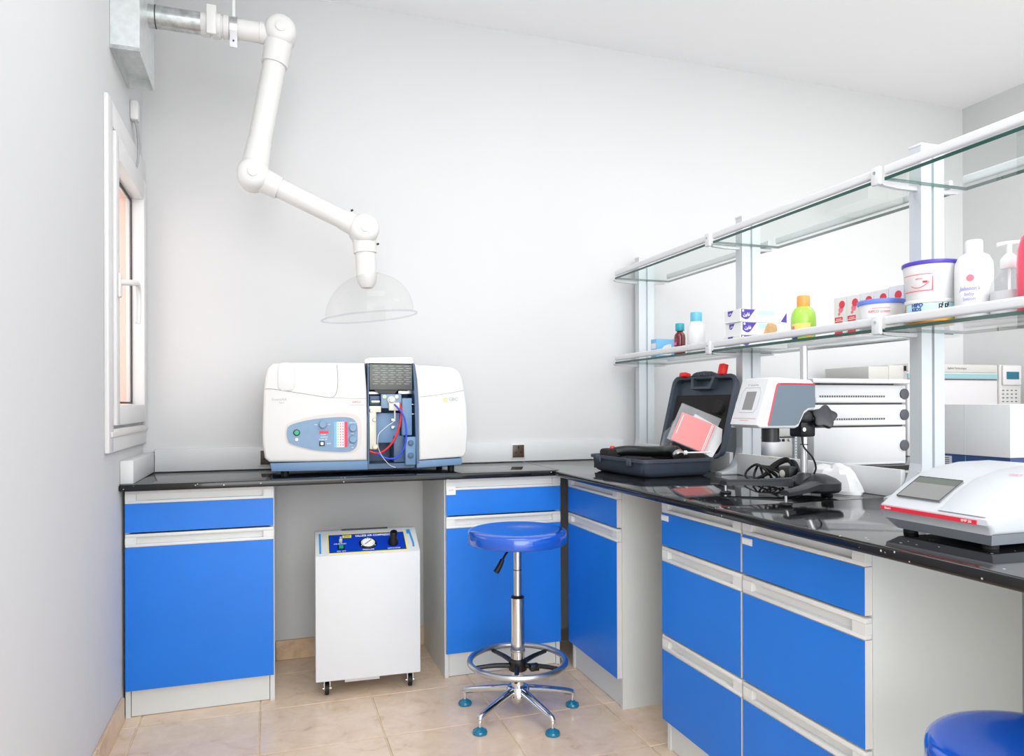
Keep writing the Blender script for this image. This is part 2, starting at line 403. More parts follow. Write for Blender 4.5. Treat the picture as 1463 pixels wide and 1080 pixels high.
worktop('black worktop on the far side of the glass shelf rack', [(2.453, -.82), (3.08, -.82), (3.08, -2.85), (2.453, -2.85)])
worktop('black worktop along the back wall behind the shelf rack', [(2.453, -.002), (4.69, -.002), (4.69, -.818), (2.453, -.818)])
for lab, b in (('unseen grey support panel under the island worktop end, widened to shade the drawer cabinet side', (2.05, 2.97, -2.82, -2.80)), ('grey support panel under the hidden side of the island', (2.46, 2.478, -2.79, -.02)), ('grey support panel under the far side worktop edge', (2.99, 3.01, -2.79, -.83)), ('grey support panel under the back wall worktop', (3.1, 4.66, -.78, -.76))):  # island end panel is out of view, widened to shade the drawer cabinet side
    single(MB().box(b[0], b[1], b[2], b[3], 0, ZT-.0005), 'support_panel', 'cabinet_grey', (b[0], b[2], 0), lab, 'panel')
# splash boards
def board(b, label):
    return single(MB().box(*b, .002), 'splash_board', 'splash_grey', (b[0], b[2], b[4]), label, 'splash board')
board((.274, 2.40, -.014, -.001, ZW+.0005, .918), 'long pale grey splash board behind the spectrometer')
board((XL+.001, .272, -.475, -.001, ZW+.0005, .905), 'short pale grey splash board below the window')
board((2.42, 2.437, -.862, -.092, ZW+.0005, .905), 'pale splash board behind the open tool case')
board((2.42, 2.437, -1.664, -.912, ZW+.0005, .905), 'pale splash board behind the black cables and plastic bag')
board((2.42, 2.437, -2.475, -1.716, ZW+.0005, .905), 'pale splash board behind the low white meter')
def socket(x, label, on):
    t = thing('wall_socket', label, 'socket', (x, -.0145, .84))
    MB().box(x-.034, x+.034, -.02, -.0143, .838, .908, .002).build('frame', 'rail_white', t)
    MB().box(x-.029, x+.029, -.023, -.02, .843, .903, .0015).build('plate', 'socket_brown', t)
    for dx, dz, w_, h_ in ((0, .017, .006, .012), (-.013, -.006, .011, .006), (.013, -.006, .011, .006)):
        MB().box(x+dx-w_/2, x+dx+w_/2, -.0234, -.0229, .873+dz-h_/2, .873+dz+h_/2).build('pin_hole', 'black_rubber', t)
socket(1.838, 'brown three pin socket on the splash board right of the spectrometer', 0)
socket(.71, 'brown socket half hidden behind the left end of the spectrometer', 0)

# ================================================================== glass shelf rack
rack = thing('shelf_rack', 'white upright rack carrying two tiers of glass shelves', 'shelf rack', (2.48, -1.3, ZW))
PY = [-.068, -.886, -1.69, -2.5]
PX0, PX1 = 2.448, 2.532
for y in PY:
    p = MB(); prof = [(PX0, y-.02), (PX0+.037, y-.02), (PX0+.037, y-.012), (PX0+.047, y-.012), (PX0+.047, y-.02), (PX1, y-.02), (PX1, y+.02), (PX0, y+.02)]
    p.prism(prof, 'z', ZW, 1.815); po = p.build('post', 'alu_white', rack)
    MB().box(PX0-.002, PX1+.002, y-.022, y+.022, 1.815, 1.823, .002).build('post_cap', 'rail_white', po)
    fp = [(2.352, ZW), (2.352, ZW+.007), (2.38, ZW+.013), (2.41, ZW+.027), (2.432, ZW+.05), (2.444, ZW+.08), (PX0, ZW+.1), (PX0, ZW)]
    MB().prism(fp, 'y', y-.022, y+.022, .003).build('foot', 'alu_white', po)
    for zt in (1.297, 1.709):
        a = MB(); a.prism([(2.318, zt-.006), (2.61, zt-.006), (2.6, zt-.013), (2.55, zt-.017), (2.38, zt-.017), (2.33, zt-.013)], 'y', y-.007, y+.007)
        br = a.build('bracket', 'rail_white', rack)
        if y == PY[0]: continue
        MB().box(2.303, 2.316, y-.0155, y+.0155, zt-.014, zt+.037, .005).build('bracket_end', 'rail_white', br)
        MB().cyl((2.3035, y, zt+.02), (2.301, y, zt+.02), .0042, n=12).build('screw', 'satin_steel', br)
for a, b in zip(PY[:-1], PY[1:]):
    for zt in (1.297, 1.709):
        y0, y1 = b+.021, a-.021
        s = MB().box(2.316, 2.615, y0, y1, zt-.0055, zt+.004)
        s.m = [1]*6; s.m[4] = s.m[5] = 0
        tier = 'upper' if zt > 1.5 else 'lower'
        where = {0: 'next to the back wall', 1: 'in the middle bay', 2: 'in the bay with the lotion bottles'}[PY.index(a)]
        sh = single(s, 'glass_shelf', ['shelf_glass', 'glass_edge'], (2.465, (y0+y1)/2, zt-.0055), f'{tier} green edged glass shelf {where}', 'glass shelf', 'glass shelves on the rack')
        for xr in (2.322, 2.609):
            rl = MB().prism(rrect(.015, .026, .007, 4, xr, zt+.0235), 'y', y0+.001, y1-.001); o = rl.build('rail', 'rail_white', None); o.data.transform(Matrix.Translation(-Vector(sh.location))); o.parent = sh

# ================================================================== extraction arm and duct
YA = -.42
duct = thing('air_duct', 'galvanised rectangular air duct against the left wall at the ceiling', 'duct', (.27, -.44, 2.26))
d = MB(); x0, x1, y0, y1, z0 = XL+.001, .317, -.612, -.30, 2.262
d.box(x0, x1, y0, y0+.003, z0, ZC-.001); d.box(x0, x1, y1-.003, y1, z0, ZC-.001); d.box(x0, x0+.003, y0+.003, y1-.003, z0, ZC-.001); d.box(x1-.003, x1, y0+.003, y1-.003, z0, ZC-.001)
d.build('duct_body', 'galvanised_sheet', duct)
MB().box(x0+.003, x1-.003, y0+.003, y1-.003, 2.30, 2.304).build('damper_plate', 'galvanised_sheet', duct)
MB().box(x0-.0005, x1+.004, y0-.003, y0, 2.262, 2.275).build('flange', 'galvanised', duct)
jb = thing('cable_box', 'small white cable box with a looped grey cable below the air duct', 'cable box', (.245, -.24, 2.16))
MB().box(XL+.001, .256, -.262, -.22, 2.165, 2.235, .003).build('box', 'white_upvc', jb)
for k in (0, 1):
    c = MB().tube([(.245, -.245+k*.022, 2.167), (.247, -.215+k*.02, 2.13), (.247, -.19+k*.012, 2.09), (.246, -.2, 2.03), (.245, -.235, 1.985)], .0045)
    c.build('cable', 'cable_grey', jb)
arm = thing('extraction_arm', 'white jointed fume extraction arm with clear dome hood', 'extraction arm', (.5, YA, 2.48))
ZP = 2.48
MB().cyl((.317, YA, ZP), (.488, YA, ZP), .0385, n=32).build('steel_pipe', 'galvanised', arm)
MB().cyl((.338, YA, ZP), (.342, YA, ZP), .0395, n=32).build('pipe_seam', 'dark_gap', arm)
w = MB(); w.lathe([(.040, 0), (.042, .003), (.042, .030), (.037, .032), (.037, .038), (.044, .040), (.044, .066), (.037, .068), (.037, .074), (.041, .076), (.041, .094), (.036, .095), (.036, .2), (.038, .201), (.038, .24)], (.488, YA, ZP), (1, 0, 0), 32)
w.build('coupling', 'abs_cream', arm)
MB().box(.509, .542, YA-.05, YA-.038, ZP-.052, ZP+.052, .003).build('coupling_clip', 'abs_cream', arm)
st = MB().cyl((.586, YA, ZP), (.612, YA, ZP), .0405, n=32, cap=False).build('strap', 'satin_steel', arm)
MB().box(.586, .612, YA-.034, YA-.030, ZP-.083, ZP-.022).build('strap_tab', 'satin_steel', st)
MB().cyl((.599, YA-.0335, ZP-.06), (.599, YA-.037, ZP-.06), .003, n=10).build('screw', 'dark_gap', st)
MB().box(.594, .604, YA-.004, YA+.004, ZP+.04, ZC-.001).build('ceiling_hanger', 'white_upvc', arm)
J1, J2, J3 = Vector((.762, YA, 2.49)), Vector((.664, YA, 1.947)), Vector((1.068, YA, 1.775)); HC = Vector((1.082, YA, 1.6))
def joint(c, nm='joint'):
    j = MB(); j.lathe([(.03, -.056), (.046, -.05), (.056, -.035), (.058, 0), (.056, .035), (.046, .05), (.03, .056)], c, (0, 1, 0), 32)
    o = j.build(nm, 'abs_cream', arm)
    MB().lathe([(.019, 0), (.019, .004), (.014, .006)], c+Vector((0, -.056, 0)), (0, -1, 0), 24).build('joint_cap', 'abs_cream', o)
for c in (J1, J2, J3): joint(c)
def seg(a, b, nm, r=.036, s0=.12, s1=.12, rs=.044):
    dd = (b-a).normalized(); L = (b-a).length
    MB().cyl(a+dd*s0*.8, b-dd*s1*.8, r, n=32).build(nm, 'abs_cream', arm)
    MB().cyl(a+dd*.02, a+dd*s0, rs+.004, rs, n=32).build('socket', 'abs_cream', arm)
    MB().cyl(b-dd*s1, b-dd*.02, rs-.004, rs+.002, n=32).build('socket', 'abs_cream', arm)
seg(J1, J2, 'arm_tube', .041, .125, .13, .047); seg(J2, J3, 'arm_tube', .036, .10, .09, .042)
MB().cyl(J3+Vector((0, 0, -.01)), (1.073, YA, 1.685), .046, .044, n=32).build('socket', 'abs_cream', arm)
MB().cyl((1.073, YA, 1.70), (1.078, YA, 1.595), .039, n=32).build('neck', 'abs_cream', arm)
MB().lathe([(.04, 0), (.036, -.03), (.022, -.05), (.01, -.052)], (1.079, YA, 1.6), n=24).build('neck_collar', 'abs_cream', arm)
for p in ((1.018, YA-.01, 1.843), (1.118, YA, 1.722)): MB().cyl(p, (p[0]+.008, p[1], p[2]+.004), .004, n=8).build('set_screw', 'black_plastic', arm)
hood = MB(); pr = [(.04, .165)]
for i in range(1, 13):
    a = R(90-i*7.5); pr.append((.168*math.cos(a)+.002, .165*math.sin(a)))
pr[-1] = (.168, .0); pr += [(.184, -.002), (.184, -.006), (.183, -.008)]
L = [[Vector((1.09+r*math.cos(2*math.pi*i/48), YA+r*math.sin(2*math.pi*i/48), 1.442+z+.02*r*math.cos(2*math.pi*i/48)/.18*1.0)) for i in range(48)] for r, z in pr]
hood.loft(L, False, False); hh = hood.build('hood_dome', 'acrylic', arm, ang=50)
rim = MB().tube([(1.09+.182*math.cos(2*math.pi*i/24), YA+.182*math.sin(2*math.pi*i/24), 1.438+.02*math.cos(2*math.pi*i/24)) for i in range(24)], .0035, 8, 2, closed=True); rim.build('hood_rim', 'clear_plastic', hh)
MB().box(1.052, 1.122, YA-.19, YA-.187, 1.40, 1.455).build('hood_tag', 'acrylic', hh)

# ================================================================== spectrometer
sp = thing('spectrometer', 'cream atomic absorption spectrometer with blue control panel on the worktop', 'spectrometer', (1.09, -.25, ZW))
YS = -.40
def smooth(p, k=4): return [(v.x, v.y) for v in catmull([(a, b, 0) for a, b in p], k, True)]
lb = [(.699, 1.151), (.704, 1.198), (.713, 1.234), (.732, 1.253), (.827, 1.258), (.967, 1.259), (1.073, 1.26), (1.08, 1.152), (1.082, 1.029), (1.081, .877), (.884, .878), (.717, .881), (.701, .897), (.694, .95), (.693, .997)]
body_l = MB().prism(lb, 'y', YS, -.09, .010, seg=3).build('left_housing', 'abs_cream', sp)
rb = [(1.269, 1.26), (1.282, 1.254), (1.366, 1.252), (1.425, 1.247), (1.451, 1.231), (1.464, 1.205), (1.474, 1.16), (1.485, 1.089), (1.489, .985), (1.482, .901), (1.47, .881), (1.287, .873), (1.285, 1.09), (1.28, 1.185)]
body_r = MB().prism(rb, 'y', YS, -.09, .010, seg=3).build('right_housing', 'abs_cream', sp)
MB().prism([(.72, .877), (1.083, .877), (1.084, .841), (.726, .845)], 'y', YS+.006, -.10, .002).build('left_base', 'steel_blue', sp)
MB().prism([(1.278, .871), (1.465, .877), (1.464, .85), (1.278, .841)], 'y', YS+.006, -.10, .002).build('right_base', 'steel_blue', sp)
for fx in (.775, 1.43):
    for fy in (-.345, -.13): MB().cyl((fx, fy, ZW+.0005), (fx, fy, .846), .014, n=16).build('foot', 'black_rubber', sp)
# control panel: raised rim of the recess, blue inlay
rec = [(.774, .996), (.781, 1.023), (.826, 1.04), (.884, 1.054), (.955, 1.063), (1.009, 1.064), (1.039, 1.054), (1.057, 1.029), (1.058, .955), (1.047, .925), (1.017, .909), (.942, .911), (.872, .921), (.794, .943), (.776, .966)]
pan = [(.78, .996), (.789, 1.017), (.826, 1.031), (.884, 1.042), (.955, 1.048), (1.009, 1.047), (1.033, 1.035), (1.043, 1.01), (1.043, .955), (1.035, .928), (1.008, .914), (.942, .916), (.872, .925), (.797, .948), (.783, .966)]
cpn = MB().prism(smooth(rec), 'y', YS-.0015, YS+.004).build('panel_surround', 'recess_taupe', sp)
cp = MB().prism(smooth(pan), 'y', YS-.0035, YS).build('control_panel', 'panel_blue', sp)
def knob(x, z, r, m, depth=.014, y=YS-.0035, nm='knob', par=cp): return MB().lathe([(r, 0), (r, depth*.8), (r*.85, depth)], (x, y, z), (0, -1, 0), 24).build(nm, m, par)
knob(.816, .991, .0125, 'black_plastic', .003, nm='power_button_rim'); knob(.816, .991, .0095, 'green_lamp', .006, nm='power_button'); knob(.816, .965, .0055, 'print_white', .001, nm='power_symbol')
for x, z in ((.912, 1.021), (1.025, 1.006), (1.025, .962)): knob(x, z, .0145, 'panel_blue', .016)
MB().box(.899, .933, YS-.0045, YS-.0034, .986, .996, 0).build('label_strip', 'print_red', cp)
MB().box(.899, .919, YS-.006, YS-.0034, .938, .957, .001).build('switch_rim', 'black_plastic', cp)
MB().box(.9035, .9145, YS-.008, YS-.005, .942, .953, .001).build('switch', 'print_white', cp)
MB().box(.954, .964, YS-.0045, YS-.0034, .932, 1.03).build('chart_band', 'light_blue', cp)
ch = MB().box(.964, .993, YS-.0046, YS-.0034, .932, 1.03).build('flow_chart', 'paper_white', cp)
MB().box(.993, 1.005, YS-.0045, YS-.0034, .932, 1.03).build('chart_band', 'print_red', cp)
for i in range(3):
    for j in range(9): MB().box(.967+i*.009, .972+i*.009, YS-.0049, YS-.0045, .938+j*.0102, .944+j*.0102).build('chart_mark', 'print_pink' if i else 'print_green', ch)
for s_, x, z, h_ in (('ON', .886, 1.02, .006), ('OFF', .936, 1.02, .006), ('FLAME', .914, .982, .006), ('IGNITION', .917, .972, .006), ('FLAME OFF', .914, .963, .006), ('RESET', .935, .947, .006), ('OXIDANT', 1.024, 1.026, .006), ('FUEL', 1.024, .985, .006), ('FUEL', 1.02, .941, .006), ('AIR', 1.024, .93, .006)):
    text(s_, h_, 'print_white', cp, frame('-y', (x, YS-.0042, z)))
def seam(pts, y=YS-.0002, r=.0011, par=body_l): MB().tube([(a, y, b) for a, b in pts], r, 6, 4).build('seam_line', 'seam_dark', par)
seam([(.703, 1.156), (.73, 1.156), (.809, 1.144), (.884, 1.132), (.935, 1.124), (.955, 1.129), (.966, 1.15), (.97, 1.19), (.966, 1.251)])
seam([(.935, 1.124), (1.015, 1.121), (1.076, 1.12)], r=.0006); seam([(1.29, 1.126), (1.346, 1.133), (1.411, 1.142), (1.472, 1.154)], par=body_r, r=.0008)
MB().prism(rrect(.062, .108, .022, 4, .779, 1.203), 'y', YS-.004, YS+.004, .003).build('lid_bulge', 'abs_cream', body_l)
text('SavantAA', .014, 'print_grey', body_l, frame('-y', (.752, YS-.0004, 1.117)), shear=.2); text('Sigma', .008, 'print_grey', body_l, frame('-y', (.762, YS-.0004, 1.105)))
text('KIPCO', .011, 'print_red', body_l, frame('-y', (1.04, YS-.0004, 1.106)), shear=.2); MB().box(1.012, 1.068, YS-.0006, YS, 1.094, 1.0955).build('underline', 'print_grey', body_l)
text('GBC', .019, 'print_grey', body_r, frame('-y', (1.427, YS-.0004, 1.117)), bold=.0004)
MB().tube([(1.396+.007*math.cos(R(a)), YS-.0006, 1.115+.007*math.sin(R(a))) for a in range(20, 330, 30)], .0018, 6, 2).build('logo_ring', 'label_yellow', body_r)
# burner bay
MB().box(1.082, 1.284, -.24, -.10, .842, 1.255).build('bay_back', 'steel_blue_dark', sp)
MB().box(1.0845, 1.272, YS+.02, -.24, .842, .862).build('bay_floor', 'steel_blue_dark', sp)
MB().box(1.0835, 1.0885, YS+.004, -.24, .862, 1.26).build('bay_side', 'steel_blue_dark', sp)
MB().prism([(1.263, 1.262), (1.268, 1.262), (1.284, 1.12), (1.287, .86), (1.276, .86), (1.27, 1.12)], 'y', YS+.004, -.24).build('bay_side', 'steel_blue_dark', sp)
chm = MB().box(1.091, 1.261, -.392, -.386, 1.155, 1.256, .002).build('chimney_screen', 'mesh_grey', sp)
for r_ in range(9):
    for c_ in range(5):
        xs = 1.104+c_*.031+(r_ % 2)*.008
        MB().box(xs, xs+.02, -.3926, -.3918, 1.178+r_*.0088, 1.1795+r_*.0088).build('slot', 'mesh_slot', chm)
tp = MB(); tp.prism([(1.078, 1.262), (1.078, 1.275), (1.098, 1.283), (1.266, 1.287), (1.272, 1.262)], 'y', -.36, -.355); tp.box(1.09, 1.266, -.355, -.2, 1.262, 1.266); tp.box(1.262, 1.266, -.355, -.2, 1.262, 1.285); tp.build('chimney_top', 'galvanised_sheet', sp)
MB().prism([(1.112, 1.155), (1.206, 1.155), (1.19, 1.139), (1.135, 1.139)], 'y', -.385, -.33).build('burner_skirt', 'black_plastic', sp)
MB().box(1.21, 1.268, -.36, -.30, 1.138, 1.155, .002).build('burner_head', 'satin_steel', sp)
MB().box(1.09, 1.14, -.36, -.30, 1.137, 1.150, .002).build('burner_head', 'satin_steel', sp)
bl = MB().box(1.138, 1.219, -.385, -.32, 1.082, 1.138, .003).build('burner_block', 'panel_blue', sp)
for x in (1.151, 1.199): MB().lathe([(.008, 0), (.008, .004), (.005, .005)], (x, -.385, 1.127), (0, -1, 0), 16).build('bolt', 'cream_metal', bl)
ne = MB(); ne.lathe([(.016, 0), (.016, .01), (.010, .012), (.010, .02), (.006, .022)], (1.177, -.385, 1.114), (0, -1, 0), 24); ne.box(1.166, 1.21, -.40, -.385, 1.072, 1.105, .004); ne.build('nebuliser', 'cream_metal', sp)
MB().lathe([(.009, 0), (.009, .005), (.006, .006)], (1.177, -.408, 1.116), (0, -1, 0), 20).build('nebuliser_cap', 'print_white', sp)
MB().box(1.095, 1.135, -.37, -.31, 1.094, 1.132, .003).build('side_block', 'steel_blue_dark', sp)
MB().cyl((1.1, -.378, 1.108), (1.132, -.378, 1.108), .007, n=14).build('side_block_pin', 'satin_steel', sp)
cb = MB().prism([(1.091, 1.091), (1.137, 1.091), (1.137, 1.066), (1.118, 1.066), (1.118, .92), (1.092, .921)], 'y', -.388, -.375, .001).build('latch_bar', 'cream_metal', sp)
for x, z, r_ in ((1.098, 1.073, .007), (1.11, 1.037, .007), (1.113, .93, .0115)): MB().lathe([(r_, 0), (r_, .005), (r_*.7, .008)], (x, -.388, z), (0, -1, 0), 16).build('latch_knob', 'cream_metal' if r_ > .01 else 'satin_steel', cb)
MB().box(1.121, 1.216, -.36, -.26, .943, 1.063, .003).build('gas_box', 'steel_blue', sp)
MB().box(1.221, 1.261, -.384, -.27, .973, 1.122, .002).build('column_box', 'steel_blue', sp)
MB().box(1.19, 1.232, -.37, -.26, .865, .972, .002).build('column_box', 'steel_blue_dark', sp)
lw = MB().box(1.232, 1.273, -.397, -.28, .855, .967, .002).build('regulator_box', 'steel_blue', sp)
for z in (.942, .892): MB().lathe([(.012, 0), (.012, .004), (.009, .004), (.009, .009), (.006, .01)], (1.253, -.397, z), (0, -1, 0), 20).build('regulator_knob', 'steel_blue_dark', lw)
for z in (1.097, 1.058): MB().cyl((1.261, -.378, z), (1.286, -.378, z), .002, n=10).build('pin', 'chrome', sp)
def tb(nm, pts, y, r, m):
    n = len(pts); MB().tube([(a, y+.02*abs(i/(n-1)-.5)*2, b) for i, (a, b) in enumerate(pts)], r, 10).build(nm, m, sp)
tb('red_hose', [(1.211, 1.105), (1.214, 1.072), (1.211, 1.035), (1.199, .989), (1.175, .943), (1.145, .914), (1.118, .905), (1.091, .913)], -.415, .0042, 'tube_red')
tb('blue_hose', [(1.186, 1.098), (1.202, 1.081), (1.221, 1.053), (1.23, 1.016), (1.231, .974), (1.223, .928), (1.201, .893), (1.174, .883), (1.141, .89), (1.119, .907)], -.425, .0034, 'tube_blue')
tb('capillary', [(1.188, 1.075), (1.186, 1.035), (1.158, 1.013), (1.126, .986), (1.118, .963), (1.121, .926), (1.139, .889), (1.167, .858), (1.19, .848)], -.43, .0011, 'wire_white')
MB().cyl((1.188, -.405, 1.03), (1.188, -.405, 1.07), .003, n=10).build('capillary_clip', 'cream_metal', sp)
for z in (1.005, 1.035): MB().box(1.18, 1.196, -.372, -.358, z-.006, z+.006, .002).build('hose_clip', 'satin_steel', sp)

# ================================================================== compressor
co = thing('air_compressor', 'white oil free air compressor on casters with a blue gauge panel', 'air compressor', (1.078, -.38, 0))
co.rotation_euler.z = R(-2.6)
CX0, CX1 = .883, 1.274
prof = [(-.495, .064), (-.495, .531), (-.358, .598), (-.335, .601), (-.255, .56), (-.255, .064)]
MB().prism(prof, 'x', CX0, CX1, .003).build('cabinet_body', 'compressor_white', co)
MB().box(.985, 1.165, -.352, -.340, .598, .604, .001).build('carry_slot', 'dark_gap', co)
MB().box(.99, 1.12, -.47, -.30, .045, .064).build('drip_tray', 'rail_white', co)
sv = Vector((0, .137, .067)).normalized(); nv = Vector((1, 0, 0)).cross(sv); o0 = Vector((1.0785, -.495, .531)); KS = 1.31
def SL(x, s, h=0): return o0 + Vector((x-1.0785, 0, 0)) + sv*s*KS + nv*h
def slab(x0, x1, s0, s1, h0, h1, nm, m, par): return MB().loft([[SL(x0, s0, h), SL(x1, s0, h), SL(x1, s1, h), SL(x0, s1, h)] for h in (h0, h1)]).build(nm, m, par)
pl = slab(.929, 1.228, .008, .101, .0002, .0015, 'gauge_panel', 'label_yellow', co)
slab(.9335, 1.2235, .0115, .0975, .0014, .0022, 'panel_face', 'label_blue', pl)
fm = lambda x, s: frame(((1, 0, 0), tuple(sv), tuple(nv)), SL(x, s, .0026))
slab(.986, 1.02, .080, .093, .0021, .0026, 'number_patch', 'label_yellow', pl)
text('320', .016, 'print_dark', pl, frame(((1, 0, 0), tuple(sv), tuple(nv)), SL(1.003, .0865, .003))); text('OILLESS AIR COMPRESSOR', .0165, 'print_white', pl, fm(1.107, .0865), bold=.0003, sx=.74)
text('AIR OUTLET', .0085, 'print_white', pl, fm(.976, .052)); text('ON  OFF', .0085, 'print_white', pl, fm(.979, .017)); text('PRESSURE', .010, 'print_white', pl, fm(1.079, .0185)); text('REGULATOR', .0085, 'print_white', pl, fm(1.176, .0185))
def sl_lathe(pf, x, s, nm, m, par=pl, n=24): return MB().lathe(pf, SL(x, s, .002), tuple(nv), n).build(nm, m, par)
ga = sl_lathe([(.033, 0), (.033, .006), (.029, .009), (.027, .006)], 1.08, .046, 'pressure_gauge', 'black_plastic', n=32)
MB().lathe([(.0262, 0), (.0262, .001)], SL(1.08, .046, .0085), tuple(nv), 32).build('dial', 'dial_white', ga)
MB().tube([SL(1.068, .037, .011), SL(1.093, .056, .011)], .0012, 6, 1).build('needle', 'black_plastic', ga)
for a in range(-40, 221, 20): MB().tube([SL(1.08+r_*math.cos(R(a)), .046+r_*math.sin(R(a))/KS, .0102) for r_ in (.021, .025)], .0008, 4, 1).build('tick', 'print_dark', ga)
for a in (90, 215, 325): MB().lathe([(.003, 0), (.002, .002)], SL(1.08+.031*math.cos(R(a)), .046+.031*math.sin(R(a))/KS, .0095), tuple(nv), 10).build('gauge_screw', 'chrome', ga)
sl_lathe([(.02, 0), (.02, .012), (.0185, .02), (.0145, .03), (.0145, .052), (.0125, .055)], 1.176, .042, 'regulator_knob', 'black_plastic')
sl_lathe([(.0065, 0), (.0065, .012), (.004, .014), (.004, .022)], .978, .062, 'air_outlet', 'cream_metal')
slab(.966, .99, .024, .044, .002, .005, 'switch_rim', 'black_plastic', pl); slab(.9705, .9865, .027, .041, .005, .008, 'switch', 'green_lamp', pl)
slab(.898, .905, .012, .108, .0002, .0012, 'blue_tape', 'tape_blue', co)
tp = MB(); tp.loft([[SL(1.246+dx, s, h) for dx, s in ((-.004, .108), (.004, .108), (.0115, .04), (.0095, .022), (.003, .022), (.0045, .04))] for h in (.0002, .0012)]); tp.build('blue_tape', 'tape_blue', co)
slab(1.236, 1.2435, .088, .108, .0002, .0012, 'blue_tape', 'tape_blue', co)
for x in (.925, 1.238):
    for y in (-.455, -.29):
        ca = MB(); ca.box(x-.012, x-.009, y-.012, y+.012, .024, .06); ca.box(x+.009, x+.012, y-.012, y+.012, .024, .06); ca.box(x-.018, x+.018, y-.018, y+.018, .058, .064); c_ = ca.build('caster', 'satin_steel', co)
        MB().lathe([(.014, -.008), (.0225, -.007), (.0235, 0), (.0225, .007), (.014, .008)], (x, y, .0237), (1, 0, 0), 24).build('wheel', 'black_rubber', c_)
        MB().lathe([(.014, -.0085), (.006, -.0125), (.002, -.013)], (x, y, .0237), (1, 0, 0), 16).build('hub', 'chrome', c_); MB().cyl((x-.016, y, .0237), (x+.016, y, .0237), .004, n=10).build('axle', 'chrome', c_)

# ================================================================== stools
def stool(label, x, y, zs, ph, group='round blue lab stools'):
    t = thing('lab_stool', label, 'stool', (x, y, 0), 0, group, local=True); r = .176
    MB().lathe([(.02, zs-.047), (r-.006, zs-.047), (r-.002, zs-.045), (r, zs-.040), (r, zs-.014), (r-.0025, zs-.006), (r-.008, zs-.001), (r-.018, zs+.002), (r-.03, zs+.002), (r-.06, zs+.001), (r-.10, zs-.003), (.0, zs-.006)], n=56).build('seat', 'stool_blue', t, 60)
    MB().lathe([(.05, zs-.055), (.05, zs-.047), (.02, zs-.047)], n=24).build('seat_plate', 'black_plastic', t)
    MB().lathe([(.018, zs-.075), (.020, zs-.055)], n=20).build('seat_socket', 'black_plastic', t)
    zl = .415 if zs > .6 else .36
    MB().cyl((0, 0, zl-.02), (0, 0, zs-.06), .0145, n=24).build('gas_rod', 'satin_steel', t); MB().lathe([(.0152, zs-.145), (.0152, zs-.142)], n=20).build('rod_ring', 'dark_gap', t)
    MB().lathe([(.0145, zl-.006), (.023, zl-.006), (.0235, zl-.002), (.017, zl+.003)], n=24).build('rod_collar', 'black_plastic', t)
    MB().cyl((0, 0, .05), (0, 0, zl-.006), .024, n=28).build('column', 'chrome', t)
    MB().lathe([(.0265, .22), (.0265, .226)], n=24).build('column_ring', 'satin_steel', t)
    lv = MB(); lv.tube([(-.01, 0, zs-.06), (-.05, -.03, zs-.075), (-.07, -.04, zs-.10)], .004, 8); l_ = lv.build('lever', 'black_plastic', t)
    MB().tube([(-.068, -.039, zs-.095), (-.08, -.044, zs-.115), (-.095, -.05, zs-.135)], lambda q: .008+.003*q, 10).build('lever_grip', 'black_plastic', l_)
    fr = MB().tube([(.17*math.cos(2*math.pi*i/32), .17*math.sin(2*math.pi*i/32), .185) for i in range(32)], .0105, 12, 2, closed=True).build('foot_ring', 'satin_steel', t)
    MB().lathe([(.0245, .15), (.033, .155), (.033, .185), (.0245, .195)], n=24).build('ring_hub', 'black_plastic', t)
    for k in range(5):
        a = ph+R(36)+k*R(72); c, s_ = math.cos(a), math.sin(a)
        MB().tube([(.025*c, .025*s_, .17), (.09*c, .09*s_, .176), (.168*c, .168*s_, .174)], lambda q: .010-.003*q, 8).build('ring_spoke', 'black_plastic', t)
    MB().box(.03, .062, -.055, -.03, .16, .183, .003).build('ring_clamp', 'black_plastic', t)
    MB().lathe([(.016, .035), (.022, .04), (.026, .055), (.040, .062), (.042, .085), (.036, .098), (.024, .102)], n=28).build('base_hub', 'chrome', t)
    for k in range(5):
        a = ph+k*R(72); c, s_ = math.cos(a), math.sin(a)
        lg = MB().tube([(.03*c, .03*s_, .083), (.07*c, .07*s_, .078), (.14*c, .14*s_, .066), (.198*c, .198*s_, .054), (.205*c, .205*s_, .044), (.206*c, .206*s_, .038)], lambda q: .0155-.0055*min(q*1.3, 1), 12).build('leg', 'chrome', t)
        MB().cyl((.2055*c, .2055*s_, .018), (.2055*c, .2055*s_, .045), .005, n=12).build('glide_stem', 'chrome', lg)
        MB().lathe([(.024, .0006), (.0255, .006), (.023, .012), (.012, .018), (.006, .022)], (.2055*c, .2055*s_, 0), n=24).build('glide', 'glide_teal', lg)
    return t
stool('round blue lab stool with chrome foot ring in front of the blue corner cabinet', 1.552, -.835, .652, R(-147))
stool('round blue lab stool beside the exposed side of the drawer cabinet', 1.855, -2.475, .557, R(-120))

# ================================================================== open tool case
CL, CB = (2.141, -.735, ZW), R(4)
case = thing('tool_case', 'open dark blue grey plastic tool case with red latches', 'tool case', CL, CB, local=True)
W2, D2 = .165, .20       # half sizes: local x 0.33, local y 0.40
def rr(w_, h_, r_, z, cx=0): return [(a, b, z) for a, b in rrect(w_, h_, r_, 4, cx, 0)]
b = MB(); b.loft([rr(.27, .35, .03, .001), rr(.29, .37, .03, .006), rr(.312, .385, .03, .02), rr(.318, .39, .03, .055), rr(.334, .406, .034, .056), rr(.334, .406, .034, .068), rr(.322, .394, .03, .068), rr(.306, .378, .03, .060), rr(.30, .37, .03, .012)])
base = b.build('case_base', 'case_plastic', case)
MB().box(-.172, -.162, -.128, -.098, .04, .066, .003).build('latch_seat', 'case_plastic', base); MB().box(-.172, -.162, .098, .128, .04, .066, .003).build('latch_seat', 'case_plastic', base)
